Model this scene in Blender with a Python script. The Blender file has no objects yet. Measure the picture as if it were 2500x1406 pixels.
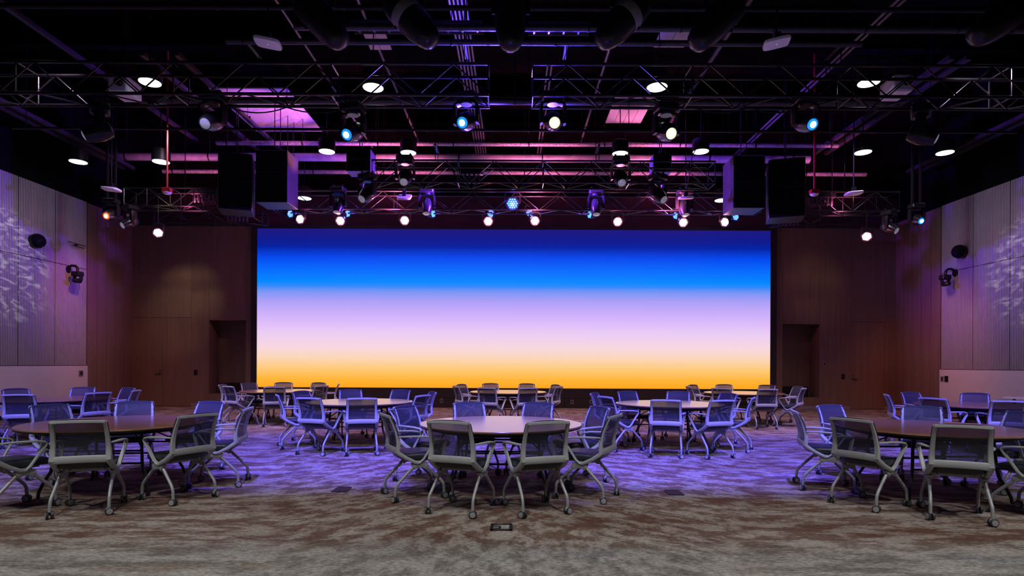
import bpy, math, random
from mathutils import Vector, Matrix
random.seed(7)
sc = bpy.context.scene
C = sc.collection
PI = math.pi
# ------------------------------------------------------------------ camera, world, exposure
F = 1438.0; CX = 1254.0; CY = 887.0; H = 1.42; ROLL = 0.0045
cam = bpy.data.cameras.new('camera'); camo = bpy.data.objects.new('camera', cam); C.objects.link(camo)
cam.sensor_width = 36.0; cam.lens = F / 2500 * 36.0
cam.shift_x = -(CX - 1250) / 2500; cam.shift_y = (CY - 703) / 2500
cam.clip_start = 0.05; cam.clip_end = 200
camo.matrix_world = Matrix.Translation((0, 0, H)) @ Matrix.Rotation(PI/2, 4, 'X') @ Matrix.Rotation(ROLL, 4, 'Z')
sc.camera = camo
sc.view_settings.view_transform = 'Standard'; sc.view_settings.look = 'None'
sc.view_settings.gamma = 1.0; sc.view_settings.exposure = 0.0; sc.view_settings.use_curve_mapping = False
w = bpy.data.worlds.new('world'); sc.world = w; w.use_nodes = True
w.node_tree.nodes['Background'].inputs[0].default_value = (0.004, 0.004, 0.006, 1)
w.node_tree.nodes['Background'].inputs[1].default_value = 1.0
sc.cycles.use_denoising = True
sc.cycles.sample_clamp_indirect = 3.0
sc.cycles.transparent_max_bounces = 24
sc.cycles.max_bounces = 6

def at(px, py, d):
    dx, dy = px - CX, py - CY
    u = dx*math.cos(ROLL) + dy*math.sin(ROLL); v = -dx*math.sin(ROLL) + dy*math.cos(ROLL)
    return Vector((u*d/F, d, H - v*d/F))

def light(name, kind, loc, energy, color, target=None, **kw):
    l = bpy.data.lights.new(name, kind); o = bpy.data.objects.new(name, l); C.objects.link(o)
    o.location = loc; l.energy = energy; l.color = color
    for k, v in kw.items(): setattr(l, k, v)
    if target is not None:
        o.rotation_euler = (Vector(target) - Vector(loc)).to_track_quat('-Z', 'Y').to_euler()
    return o

# house lights over the front of the room (behind and above the viewer)
for x in (-7.0, -2.4, 2.4, 7.0):
    light('house_light', 'SPOT', (x, 0.6, 8.6), 1050, (0.99, 0.98, 0.97), (x, 4.0, 0), spot_size=math.radians(86), spot_blend=0.9, shadow_soft_size=0.35)
# blue washes on the second row of tables
for x, tx, ty, e in ((-2.7, -2.7, 9.5, 6500), (2.7, 2.7, 9.4, 6500), (-7.4, -8.2, 10.0, 5000), (7.4, 8.0, 9.8, 5000), (0.0, 0.0, 8.9, 4200), (-5.4, -5.3, 8.9, 2600), (5.4, 5.3, 8.9, 2600)):
    light('blue_wash', 'SPOT', (x, 5.0, 7.3), e*1.25, (0.125, 0.095, 1.0), (tx, ty, 0), spot_size=math.radians(46), spot_blend=0.8, shadow_soft_size=0.12)
# added fill spots without fixtures: pink on the rear floor, violet on rear chairs
for x in (-7.5, -2.6, 2.6, 7.5):
    light('rear_fill', 'SPOT', (x, 11.0, 6.9), 1150, (1.0, 0.58, 0.62), (x*0.95, 14.8, 0), spot_size=math.radians(70), spot_blend=0.9, shadow_soft_size=0.15)
for x in (-5.6, 0.0, 5.6):
    light('rear_fill', 'SPOT', (x, 8.6, 7.2), 2300, (0.36, 0.30, 1.0), (x, 13.4, 0.3), spot_size=math.radians(38), spot_blend=0.8, shadow_soft_size=0.12)
# added lavender spots without fixtures, brightening the long side walls
for s in (-1, 1):
    for y in (10.6, 14.0):
        light('wall_fill', 'SPOT', (s*8.0, y, 7.0), 250, (0.85, 0.62, 0.92), (s*12.2, y+1.2, 2.6), spot_size=math.radians(88), spot_blend=0.9, shadow_soft_size=0.2)
# warm light grazing the timber returns
light('amber_wash', 'SPOT', (-10.2, 14.6, 5.2), 260, (1.0, 0.30, 0.12), (-12.3, 17.7, 2.0), spot_size=math.radians(70), spot_blend=1.0, shadow_soft_size=0.1)
light('amber_wash', 'SPOT', (9.6, 14.6, 5.2), 330, (1.0, 0.26, 0.10), (12.3, 17.1, 1.2), spot_size=math.radians(60), spot_blend=1.0, shadow_soft_size=0.1)
light('warm_spot', 'SPOT', (-8.9, 14.8, 6.3), 420, (1.0, 0.74, 0.46), (-10.5, 18.9, 3.3), spot_size=math.radians(30), spot_blend=1.0, shadow_soft_size=0.1)
light('warm_spot', 'SPOT', (9.0, 14.8, 6.3), 90, (1.0, 0.62, 0.36), (9.6, 18.9, 3.9), spot_size=math.radians(30), spot_blend=0.9, shadow_soft_size=0.1)

# ------------------------------------------------------------------ materials
def mat(name, base, rough=0.5, metal=0.0, spec=0.5, emit=None, estr=0.0, noise=0.0, nscale=8.0, bump=0.0, bscale=60.0, coat=0.0):
    m = bpy.data.materials.new(name); m.use_nodes = True
    nt = m.node_tree; b = nt.nodes['Principled BSDF']
    b.inputs['Base Color'].default_value = (*base, 1); b.inputs['Roughness'].default_value = rough
    b.inputs['Metallic'].default_value = metal; b.inputs['Specular IOR Level'].default_value = spec
    b.inputs['Coat Weight'].default_value = coat
    if emit:
        b.inputs['Emission Color'].default_value = (*emit, 1); b.inputs['Emission Strength'].default_value = estr
    tc = nt.nodes.new('ShaderNodeTexCoord')
    if noise > 0:
        n = nt.nodes.new('ShaderNodeTexNoise'); n.inputs['Scale'].default_value = nscale; n.inputs['Detail'].default_value = 4
        nt.links.new(tc.outputs['Object'], n.inputs['Vector'])
        r = nt.nodes.new('ShaderNodeValToRGB')
        r.color_ramp.elements[0].position = 0.3; r.color_ramp.elements[1].position = 0.7
        r.color_ramp.elements[0].color = tuple(c*(1-noise) for c in base) + (1,)
        r.color_ramp.elements[1].color = tuple(min(1, c*(1+noise)) for c in base) + (1,)
        nt.links.new(n.outputs['Fac'], r.inputs['Fac']); nt.links.new(r.outputs['Color'], b.inputs['Base Color'])
    if bump > 0:
        n2 = nt.nodes.new('ShaderNodeTexNoise'); n2.inputs['Scale'].default_value = bscale; n2.inputs['Detail'].default_value = 3
        nt.links.new(tc.outputs['Object'], n2.inputs['Vector'])
        bp = nt.nodes.new('ShaderNodeBump'); bp.inputs['Strength'].default_value = bump; bp.inputs['Distance'].default_value = 0.02
        nt.links.new(n2.outputs['Fac'], bp.inputs['Height']); nt.links.new(bp.outputs['Normal'], b.inputs['Normal'])
    return m

M = {}
M['frame'] = mat('grey_plastic', (0.37, 0.385, 0.395), 0.45, noise=0.06, nscale=20)
M['legmetal'] = mat('grey_metal', (0.34, 0.35, 0.36), 0.45, 0.2, noise=0.05, nscale=20)
M['seat'] = mat('seat_vinyl', (0.022, 0.026, 0.034), 0.38, noise=0.15, nscale=30, bump=0.05, bscale=200)
M['tyre'] = mat('caster_tyre', (0.03, 0.03, 0.035), 0.5, noise=0.1)
M['cap'] = mat('caster_cap', (0.33, 0.34, 0.36), 0.4, noise=0.05)
M['black'] = mat('black_paint', (0.010, 0.010, 0.011), 0.45, spec=0.3, noise=0.15, nscale=12)
M['blackmetal'] = mat('black_metal', (0.02, 0.02, 0.022), 0.28, 0.4, noise=0.15, nscale=15)
M['truss'] = mat('lit_truss_brace', (0.11, 0.11, 0.12), 0.27, 0.95, noise=0.2, nscale=10)  # braces only: brighter metal, so they look lit against the dark chords
M['ceil'] = mat('black_ceiling', (0.0035, 0.0035, 0.004), 0.9, spec=0.05, noise=0.3, nscale=2)
M['bulk'] = mat('glow_tinted_bulkhead', (0.065, 0.034, 0.042), 0.85, spec=0.05, noise=0.12, nscale=3)  # pink stage glow worked into the reddish base colour
M['duct'] = mat('duct_metal', (0.42, 0.40, 0.42), 0.45, 0.3, noise=0.2, nscale=5, bump=0.15, bscale=25)
M['insul'] = mat('foil_lagging', (0.34, 0.32, 0.34), 0.4, 0.4, noise=0.4, nscale=20, bump=0.9, bscale=45)
M['conduit'] = mat('steel_conduit', (0.22, 0.22, 0.24), 0.35, 0.5, noise=0.12, nscale=9)
M['strut'] = mat('strut_channel', (0.07, 0.07, 0.075), 0.4, 0.5, noise=0.2, nscale=9)
M['deck'] = mat('metal_deck', (0.62, 0.58, 0.60), 0.5, noise=0.1, nscale=3)
M['wallwhite'] = mat('wainscot_paint', (0.62, 0.60, 0.62), 0.6, noise=0.03, nscale=2)
M['flute'] = mat('fluted_panel', (0.33, 0.32, 0.33), 0.65, noise=0.06, nscale=3)
M['dark'] = mat('joint_black', (0.02, 0.02, 0.022), 0.8, noise=0.1)
M['white'] = mat('white_plastic', (0.80, 0.80, 0.82), 0.4, noise=0.03)
M['red'] = mat('red_enamel', (0.35, 0.02, 0.015), 0.4, noise=0.1)
M['spkside'] = mat('speaker_cabinet', (0.034, 0.034, 0.04), 0.45, noise=0.1, nscale=10)
M['grille'] = mat('speaker_grille', (0.004, 0.004, 0.005), 0.85, spec=0.15, noise=0.2, nscale=80)
M['lens'] = mat('lens_glass', (0.55, 0.56, 0.6), 0.12, 0.6, noise=0.25, nscale=40, emit=(0.9, 0.92, 1), estr=0.12)  # faint glow put into the glass even where the lamp is off
M['plinth'] = mat('plinth_black', (0.016, 0.013, 0.013), 0.55, noise=0.15, nscale=5)
M['base'] = mat('baseboard_grey', (0.24, 0.235, 0.24), 0.55, noise=0.05)
M['metalplate'] = mat('steel_plate', (0.30, 0.30, 0.30), 0.4, 0.6, noise=0.1)

def wood(name, c1, c2, rough, axis, scale, coat=0.0, spec=0.5, bump=0.0):
    m = bpy.data.materials.new(name); m.use_nodes = True; nt = m.node_tree; b = nt.nodes['Principled BSDF']
    tc = nt.nodes.new('ShaderNodeTexCoord'); mp = nt.nodes.new('ShaderNodeMapping')
    s = [14.0, 14.0, 14.0]; s[axis] = 0.9
    mp.inputs['Scale'].default_value = [k*scale for k in s]
    nt.links.new(tc.outputs['Object'], mp.inputs['Vector'])
    n = nt.nodes.new('ShaderNodeTexNoise'); n.inputs['Scale'].default_value = 1.0; n.inputs['Detail'].default_value = 6
    n.inputs['Roughness'].default_value = 0.6
    nt.links.new(mp.outputs['Vector'], n.inputs['Vector'])
    r = nt.nodes.new('ShaderNodeValToRGB')
    r.color_ramp.elements[0].position = 0.3; r.color_ramp.elements[0].color = (*c1, 1)
    r.color_ramp.elements[1].position = 0.72; r.color_ramp.elements[1].color = (*c2, 1)
    nt.links.new(n.outputs['Fac'], r.inputs['Fac']); nt.links.new(r.outputs['Color'], b.inputs['Base Color'])
    b.inputs['Roughness'].default_value = rough; b.inputs['Coat Weight'].default_value = coat
    b.inputs['Coat Roughness'].default_value = 0.20; b.inputs['Coat IOR'].default_value = 1.75; b.inputs['Specular IOR Level'].default_value = spec
    return m
M['tabletop'] = wood('walnut_laminate', (0.25, 0.105, 0.050), (0.46, 0.235, 0.120), 0.24, 0, 1.0, spec=1.0, coat=1.0)
M['wallwood'] = wood('timber_panel', (0.165, 0.108, 0.073), (0.215, 0.145, 0.100), 0.5, 2, 0.7)
M['doorwood'] = wood('timber_door', (0.168, 0.110, 0.074), (0.22, 0.148, 0.102), 0.48, 2, 0.7)

def mesh_fabric():
    m = bpy.data.materials.new('mesh_fabric'); m.use_nodes = True; nt = m.node_tree
    b = nt.nodes['Principled BSDF']; out = nt.nodes['Material Output']
    b.inputs['Base Color'].default_value = (0.026, 0.028, 0.046, 1); b.inputs['Roughness'].default_value = 0.65
    t = nt.nodes.new('ShaderNodeBsdfTransparent'); mx = nt.nodes.new('ShaderNodeMixShader')
    tc = nt.nodes.new('ShaderNodeTexCoord'); n = nt.nodes.new('ShaderNodeTexNoise'); n.inputs['Scale'].default_value = 6
    nt.links.new(tc.outputs['Object'], n.inputs['Vector'])
    mr = nt.nodes.new('ShaderNodeMapRange'); mr.inputs['To Min'].default_value = 0.81; mr.inputs['To Max'].default_value = 0.88
    nt.links.new(n.outputs['Fac'], mr.inputs['Value']); nt.links.new(mr.outputs['Result'], mx.inputs['Fac'])
    nt.links.new(t.outputs['BSDF'], mx.inputs[1]); nt.links.new(b.outputs['BSDF'], mx.inputs[2])
    nt.links.new(mx.outputs['Shader'], out.inputs['Surface'])
    return m
M['mesh'] = mesh_fabric()
M['weave'] = mat('woven_border', (0.026, 0.028, 0.046), 0.65, noise=0.1, nscale=60)

def emitter(name, col, s):
    m = mat(name, (0.02, 0.02, 0.02), 0.3, noise=0.1, emit=col, estr=s); return m
M['e_cyan'] = emitter('beam_cyan', (0.45, 0.85, 1.0), 16); M['r_cyan'] = emitter('rim_cyan', (0.01, 0.30, 0.9), 1.1)
M['e_white'] = emitter('beam_white', (1.0, 0.97, 0.88), 25); M['r_white'] = emitter('rim_white', (0.95, 0.85, 0.6), 1.3)
M['e_orange'] = emitter('beam_orange', (1.0, 0.55, 0.15), 12); M['r_orange'] = emitter('rim_orange', (1.0, 0.09, 0.0), 1.5)
M['e_pink'] = emitter('par_pink', (1.0, 0.16, 0.30), 1.6); M['e_pinkled'] = emitter('par_pink_led', (1.0, 0.72, 0.78), 9)
M['e_pinkdim'] = emitter('par_pink_side', (1.0, 0.62, 0.74), 1.6)
M['e_led'] = emitter('par_blue_led', (0.10, 0.45, 1.0), 2.2)
M['e_blueface'] = emitter('par_blue_face', (0.01, 0.02, 0.8), 1.0)
M['e_disc'] = emitter('downlight_disc', (0.80, 0.95, 1.0), 3.0)
M['e_slot'] = emitter('status_light', (0.6, 0.9, 1.0), 1.0)

def srgb(r, g, b):
    f = lambda c: (c/255/12.92) if c/255 <= 0.04045 else ((c/255+0.055)/1.055)**2.4
    return (f(r), f(g), f(b), 1)
def screen_mat(z0, z1):
    m = bpy.data.materials.new('led_screen_gradient'); m.use_nodes = True; nt = m.node_tree
    b = nt.nodes['Principled BSDF']; b.inputs['Base Color'].default_value = (0.01, 0.01, 0.01, 1); b.inputs['Roughness'].default_value = 0.6
    b.inputs['Specular IOR Level'].default_value = 0.1
    g = nt.nodes.new('ShaderNodeTexCoord'); sp = nt.nodes.new('ShaderNodeSeparateXYZ'); nt.links.new(g.outputs['Object'], sp.inputs[0])
    mr = nt.nodes.new('ShaderNodeMapRange'); mr.inputs['From Min'].default_value = z0; mr.inputs['From Max'].default_value = z1
    nt.links.new(sp.outputs['Z'], mr.inputs['Value'])
    r = nt.nodes.new('ShaderNodeValToRGB'); nt.links.new(mr.outputs['Result'], r.inputs['Fac'])
    ys = [(560, 28, 24, 128), (585, 12, 26, 140), (604, 0, 34, 165), (630, 0, 72, 240), (660, 0, 108, 255), (690, 0, 138, 255), (700, 50, 138, 250),
          (714, 125, 150, 244), (738, 176, 160, 247), (775, 212, 180, 252), (815, 236, 205, 244), (850, 248, 216, 222), (876, 252, 214, 180),
          (900, 254, 202, 120), (925, 255, 182, 56), (947, 255, 165, 22)]
    cr = r.color_ramp
    st = sorted([((947-y)/387.0, srgb(a, b_, c)) for y, a, b_, c in ys])
    while len(cr.elements) < len(st): cr.elements.new(0.5)
    for e, (p, c) in zip(cr.elements, st): e.position = p
    for e, (p, c) in zip(cr.elements, st): e.position = p; e.color = c
    nt.links.new(r.outputs['Color'], b.inputs['Emission Color']); b.inputs['Emission Strength'].default_value = 1.0
    return m

def carpet():
    m = bpy.data.materials.new('patterned_carpet'); m.use_nodes = True; nt = m.node_tree; b = nt.nodes['Principled BSDF']; L = nt.links.new
    b.inputs['Roughness'].default_value = 0.95; b.inputs['Specular IOR Level'].default_value = 0.15
    tc = nt.nodes.new('ShaderNodeTexCoord'); sp = nt.nodes.new('ShaderNodeSeparateXYZ'); L(tc.outputs['Object'], sp.inputs[0])
    def math_(op, a, bb=None, c=None):
        n = nt.nodes.new('ShaderNodeMath'); n.operation = op
        for i, v in enumerate((a, bb, c)):
            if v is None: continue
            if isinstance(v, (int, float)): n.inputs[i].default_value = v
            else: L(v, n.inputs[i])
        return n.outputs[0]
    def mapr(v, a, bb, t0=0.0, t1=1.0):
        n = nt.nodes.new('ShaderNodeMapRange'); n.interpolation_type = 'SMOOTHSTEP'
        L(v, n.inputs['Value']); n.inputs['From Min'].default_value = a; n.inputs['From Max'].default_value = bb
        n.inputs['To Min'].default_value = t0; n.inputs['To Max'].default_value = t1; return n.outputs['Result']
    def noise(scale, rot, sc3, det=6, rough=0.62, off=(0, 0, 0)):
        mp = nt.nodes.new('ShaderNodeMapping'); mp.vector_type = 'TEXTURE' if False else 'POINT'
        mp2 = nt.nodes.new('ShaderNodeMapping'); mp.inputs['Rotation'].default_value = (0, 0, rot); mp.inputs['Location'].default_value = off
        L(tc.outputs['Object'], mp.inputs['Vector']); mp2.inputs['Scale'].default_value = sc3; L(mp.outputs['Vector'], mp2.inputs['Vector'])
        n = nt.nodes.new('ShaderNodeTexNoise'); n.inputs['Scale'].default_value = scale; n.inputs['Detail'].default_value = det; n.inputs['Roughness'].default_value = rough
        L(mp2.outputs['Vector'], n.inputs['Vector']); return n.outputs['Fac']
    def mixf(f, a, bb):
        n = nt.nodes.new('ShaderNodeMix'); n.data_type = 'FLOAT'; L(f, n.inputs[0]); L(a, n.inputs[2]); L(bb, n.inputs[3]); return n.outputs[0]
    def mixc(f, a, bb):
        n = nt.nodes.new('ShaderNodeMix'); n.data_type = 'RGBA'
        L(f, n.inputs[0])
        for i, v in ((6, a), (7, bb)):
            if isinstance(v, tuple): n.inputs[i].default_value = (*v, 1)
            else: L(v, n.inputs[i])
        return n.outputs[2]
    absx = math_('ABSOLUTE', math_('ADD', sp.outputs['X'], 0.0))
    # three weave directions: across at the sides, diagonal bands, lengthwise in the centre front
    n_across = noise(4.2, 0.0, (0.42, 1.3, 1), 12, 0.74); n_dl = noise(4.4, math.radians(-35), (0.7, 1.3, 1), 12, 0.74); n_dr = noise(4.4, math.radians(35), (0.7, 1.3, 1), 12, 0.74)
    n_len = noise(5.0, 0.0, (1.2, 0.8, 1), 12, 0.74)
    side = mapr(sp.outputs['X'], -0.15, 0.15); n_diag = mixf(side, n_dl, n_dr)
    yy = sp.outputs['Y']
    f_mid = mapr(math_('SUBTRACT', absx, math_('MULTIPLY', yy, 0.42)), -0.35, 0.15)      # wedge that opens with distance
    n1 = mixf(f_mid, n_diag, n_across)
    f_len = mapr(math_('ADD', absx, math_('MULTIPLY', math_('MAXIMUM', math_('SUBTRACT', yy, 4.6), 0.0), 0.9)), 0.7, 1.3)
    n1 = mixf(f_len, n_len, n1)
    patch = mapr(n1, 0.44, 0.55)
    fine = noise(60, 0.0, (0.35, 1.2, 1), 3, 0.7); weave = mapr(fine, 0.3, 0.7)
    broad = noise(0.8, 0.3, (0.6, 1.4, 1), 4, 0.6, (5, 3, 0))
    front = mapr(yy, 4.9, 4.2)                                                            # greyer border carpet at the front
    taupe = mixc(mapr(broad, 0.35, 0.65), (0.25, 0.205, 0.17), (0.35, 0.305, 0.265))
    rust = mixc(mapr(broad, 0.4, 0.62), (0.115, 0.058, 0.040), (0.155, 0.100, 0.075))
    col = mixc(patch, taupe, rust)
    grey = mixc(mapr(n1, 0.40, 0.62), (0.36, 0.34, 0.31), (0.155, 0.145, 0.125))
    tint = noise(1.1, 0.0, (0.4, 1.6, 1), 4, 0.6, (11, 2, 0))
    grey = mixc(mapr(tint, 0.56, 0.70, 0.0, 0.7), grey, (0.27, 0.19, 0.125))
    grey = mixc(mapr(tint, 0.44, 0.34, 0.0, 0.5), grey, (0.21, 0.24, 0.26))
    col = mixc(math_('MULTIPLY', front, 0.92), col, grey)
    k = nt.nodes.new('ShaderNodeMix'); k.data_type = 'RGBA'; k.blend_type = 'MULTIPLY'; k.inputs[0].default_value = 1.0
    mm = mapr(weave, 0.0, 1.0, 0.62, 1.34); cb = nt.nodes.new('ShaderNodeCombineXYZ')
    for i in range(3): L(mm, cb.inputs[i])
    L(col, k.inputs[6]); L(cb.outputs[0], k.inputs[7]); L(k.outputs[2], b.inputs['Base Color'])
    bp = nt.nodes.new('ShaderNodeBump'); bp.inputs['Strength'].default_value = 0.35; bp.inputs['Distance'].default_value = 0.01
    L(fine, bp.inputs['Height']); L(bp.outputs['Normal'], b.inputs['Normal'])
    return m
M['carpet'] = carpet()

# ------------------------------------------------------------------ mesh building helpers
class MB:
    def __init__(s): s.v = []; s.f = []; s.mi = []
    def add(s, vs, fs, mi=0):
        o = len(s.v); s.v += [tuple(p) for p in vs]; s.f += [tuple(i+o for i in f) for f in fs]; s.mi += [mi]*len(fs); return s
    def box(s, x0, x1, y0, y1, z0, z1, mi=0):
        return s.add([(x0,y0,z0),(x1,y0,z0),(x1,y1,z0),(x0,y1,z0),(x0,y0,z1),(x1,y0,z1),(x1,y1,z1),(x0,y1,z1)],
                     [(0,3,2,1),(4,5,6,7),(0,1,5,4),(1,2,6,5),(2,3,7,6),(3,0,4,7)], mi)
    def cbox(s, c, sx, sy, sz, mi=0): return s.box(c[0]-sx/2,c[0]+sx/2,c[1]-sy/2,c[1]+sy/2,c[2]-sz/2,c[2]+sz/2,mi)
    def bbox(s, x0, x1, y0, y1, z0, z1, b, mi=0):          # box with chamfered edges
        X = lambda i: (x0, x1)[i]; vs = []; idx = {}
        for i in (0,1):
            for j in (0,1):
                for k in (0,1):
                    p = ((x0,x1)[i],(y0,y1)[j],(z0,z1)[k]); sgn = ((1,-1)[i],(1,-1)[j],(1,-1)[k])
                    for a in range(3):
                        q = [p[n] + (0 if n == a else sgn[n]*b) for n in range(3)]
                        idx[(i,j,k,a)] = len(vs); vs.append(tuple(q))
        fs = []
        for a in range(3):
            o1, o2 = [(1,2),(2,0),(0,1)][a]
            for e in (0,1):
                def key(u, w_):
                    t = [0,0,0]; t[a] = e; t[o1] = u; t[o2] = w_; return idx[(*t, a)]
                q = [key(0,0), key(1,0), key(1,1), key(0,1)]
                fs.append(tuple(q if e else q[::-1]))
        for a in range(3):                                   # edges along axis a
            o1, o2 = [(1,2),(2,0),(0,1)][a]
            for u in (0,1):
                for w_ in (0,1):
                    t0 = [0,0,0]; t0[o1] = u; t0[o2] = w_; t1 = t0[:]; t1[a] = 1
                    q = [idx[(*t0,o1)], idx[(*t1,o1)], idx[(*t1,o2)], idx[(*t0,o2)]]
                    fs.append(tuple(q if (u+w_) % 2 else q[::-1]))
        for i in (0,1):
            for j in (0,1):
                for k in (0,1): fs.append((idx[(i,j,k,0)], idx[(i,j,k,1)], idx[(i,j,k,2)]))
        return s.add(vs, fs, mi)
    def sweep(s, path, ra, rb=None, ref=(1,0,0), n=8, mi=0, rect=False, closed=False, taper=None):
        rb = ra if rb is None else rb
        P = [Vector(p) for p in path]; N = len(P); vs = []; fs = []
        for i, p in enumerate(P):
            if closed: t = (P[(i+1) % N]-P[i-1]).normalized()
            else: t = (P[min(i+1,N-1)]-P[max(i-1,0)]).normalized()
            a = Vector(ref) - t*Vector(ref).dot(t)
            if a.length < 1e-4: a = Vector((0,1,0)) - t*t.y
            a.normalize(); b = t.cross(a); k = taper[i] if taper else 1.0
            if rect:
                c = 0.72
                pts = [(1,c*0.6),(c,1),(-c,1),(-1,c*0.6),(-1,-c*0.6),(-c,-1),(c,-1),(1,-c*0.6)]
            else: pts = [(math.cos(2*PI*j/n), math.sin(2*PI*j/n)) for j in range(n)]
            for (u, w_) in pts: vs.append(p + a*(u*ra*k) + b*(w_*rb*k))
        m = len(pts)
        for i in range(N if closed else N-1):
            i2 = (i+1) % N
            for j in range(m): fs.append((i*m+j, i*m+(j+1)%m, i2*m+(j+1)%m, i2*m+j))
        if not closed: fs.append(tuple(range(m))[::-1]); fs.append(tuple((N-1)*m+j for j in range(m)))
        return s.add(vs, fs, mi)
    def lathe(s, prof, c=(0,0,0), axis=(0,0,1), n=24, mi=0, caps=True):   # prof: (radius, height) list
        ax = Vector(axis).normalized(); a = ax.orthogonal().normalized(); b = ax.cross(a); c = Vector(c); vs = []; fs = []
        for r, h in prof:
            for j in range(n):
                t = 2*PI*j/n; vs.append(c + ax*h + a*(r*math.cos(t)) + b*(r*math.sin(t)))
        for i in range(len(prof)-1):
            for j in range(n): fs.append((i*n+j, i*n+(j+1)%n, (i+1)*n+(j+1)%n, (i+1)*n+j))
        if caps: fs.append(tuple(range(n))[::-1]); fs.append(tuple((len(prof)-1)*n+j for j in range(n)))
        return s.add(vs, fs, mi)
    def cyl(s, p0, p1, r, n=10, mi=0):
        p0 = Vector(p0); d = Vector(p1)-p0; return s.lathe([(r,0),(r,d.length)], p0, d, n, mi)
    def superslab(s, cx, cy, hx, hy, prof, e=4.0, n=32, mi=0, warp=None):  # prof: (inset, z)
        vs = []; fs = []
        for ins, z in prof:
            for j in range(n):
                t = 2*PI*j/n; ct, st = math.cos(t), math.sin(t)
                x = cx + (hx-ins)*math.copysign(abs(ct)**(2/e), ct); y = cy + (hy-ins)*math.copysign(abs(st)**(2/e), st)
                zz = z + (warp(x, y) if warp else 0); vs.append((x, y, zz))
        for i in range(len(prof)-1):
            for j in range(n): fs.append((i*n+j, i*n+(j+1)%n, (i+1)*n+(j+1)%n, (i+1)*n+j))
        fs.append(tuple(range(n))[::-1]); fs.append(tuple((len(prof)-1)*n+j for j in range(n)))
        return s.add(vs, fs, mi)
    def mesh(s, name, mats, smooth=True):
        me = bpy.data.meshes.new(name); me.from_pydata(s.v, [], s.f); me.update()
        for m in (mats if isinstance(mats, (list, tuple)) else [mats]): me.materials.append(m)
        me.polygons.foreach_set('material_index', s.mi)
        if smooth:
            me.polygons.foreach_set('use_smooth', [True]*len(me.polygons)); me.set_sharp_from_angle(angle=math.radians(38))
        return me

def obj(name, data, parent=None, loc=None, rot=None):
    o = bpy.data.objects.new(name, data); C.objects.link(o)
    if parent is not None: o.parent = parent
    if loc is not None: o.location = loc
    if rot is not None: o.rotation_euler = rot
    return o
def part(name, mb, m, parent=None, loc=None, rot=None, smooth=True):
    return obj(name, mb.mesh(name, m, smooth), parent, loc, rot)
def tag(o, label=None, cat=None, group=None, kind=None):
    if label: o['label'] = label
    if cat: o['category'] = cat
    if group: o['group'] = group
    if kind: o['kind'] = kind
    return o
def thing(name, label, cat, loc=(0,0,0), rotz=0.0, group=None):
    o = obj(name, None, None, loc, (0,0,rotz)); o.empty_display_size = 0.1
    return tag(o, label, cat, group)
def struct(name, mb, m, smooth=False):
    return tag(part(name, mb, m, None, smooth=smooth), kind='structure')
def copy_tree(o, parent=None):
    c = o.copy(); C.objects.link(c); c.parent = parent
    for ch in list(o.children): copy_tree(ch, c)
    return c

# ------------------------------------------------------------------ room
WX = 12.25; CORN = 16.9; BACK = 18.9; SCR = 18.8; WTOP = 5.98; CEIL = 9.2; REAR = -6.0
struct('floor', MB().box(-13, 13, REAR, 19.8, -0.2, 0.0), M['carpet'])
struct('ceiling', MB().box(-13.2, 13.2, REAR, 19.8, CEIL, CEIL+0.2), M['ceil'])
struct('wall_rear', MB().box(-13, 13, REAR-0.2, REAR, 0, CEIL), M['bulk'])
for s, side in ((-1, 'left'), (1, 'right')):
    xa, xb = sorted((s*(WX+0.06), s*(WX+0.3)))
    wl = struct('wall_'+side, MB().box(xa, xb, REAR, CORN, 0, WTOP), M['dark'])
    # fluted panels in two courses, 24 ribs each
    pw = 1.17; ZS = 4.05
    def fluted(z0, z1):
        mb = MB(); n = 24; g = 0.012; pts = []
        for i in range(n):
            u0 = g + (pw-2*g)*i/n; d = (pw-2*g)/n
            pts += [(u0, 0.0), (u0+d*0.30, 0.0), (u0+d*0.36, 0.016), (u0+d*0.94, 0.016)]
        pts += [(pw-g, 0.0)]
        m_ = len(pts); vs = [(-s*p[1], -p[0], z0) for p in pts] + [(-s*p[1], -p[0], z1) for p in pts]
        vs += [(s*0.05, -g, z0), (s*0.05, -(pw-g), z0), (s*0.05, -g, z1), (s*0.05, -(pw-g), z1)]
        fs = [((i, i+1, m_+i+1, m_+i) if s < 0 else (i, m_+i, m_+i+1, i+1)) for i in range(m_-1)]
        fs.append((0, m_, 2*m_+2, 2*m_)); fs.append((m_-1, 2*m_-1, 2*m_+3, 2*m_+1))
        return mb.add(vs, fs).mesh('panel', M['flute'], False)
    up, lo = fluted(ZS+0.008, WTOP), fluted(1.315, ZS-0.008)
    for i in range(14):
        for me in (up, lo): obj('panel', me, wl, (s*WX, CORN-0.02-i*pw, 0))
    xa, xb = sorted((s*(WX-0.03), s*(WX+0.06)))
    part('wainscot', MB().box(xa, xb, REAR, CORN, 0.10, 1.30), M['wallwhite'], wl, smooth=False)
    xa, xb = sorted((s*(WX-0.045), s*(WX+0.06)))
    tag(part('baseboard_'+side, MB().box(xa, xb, REAR, CORN, 0.0, 0.10), M['base'], None, smooth=False), kind='structure')
    xa, xb = sorted((s*(WX+0.02), s*(WX+0.75)))
    struct('wall_upper_'+side, MB().box(xa, xb, REAR, 19.8, WTOP, CEIL), M['ceil'])
    # timber return between fluted wall and rear wall, in boards
    xa, xb = sorted((s*(WX+0.08), s*(WX+0.3)))
    wr = struct('wall_return_'+side, MB().box(xa, xb, CORN, BACK+0.3, 0, WTOP), M['dark'])
    me = MB().box(-0.04, 0.04, 0.006, 0.394, 0.0, WTOP-0.01).mesh('board', M['wallwood'], False)
    for i in range(5): obj('board', me, wr, (s*(WX+0.04), CORN+0.01+i*0.4, 0))

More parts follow.
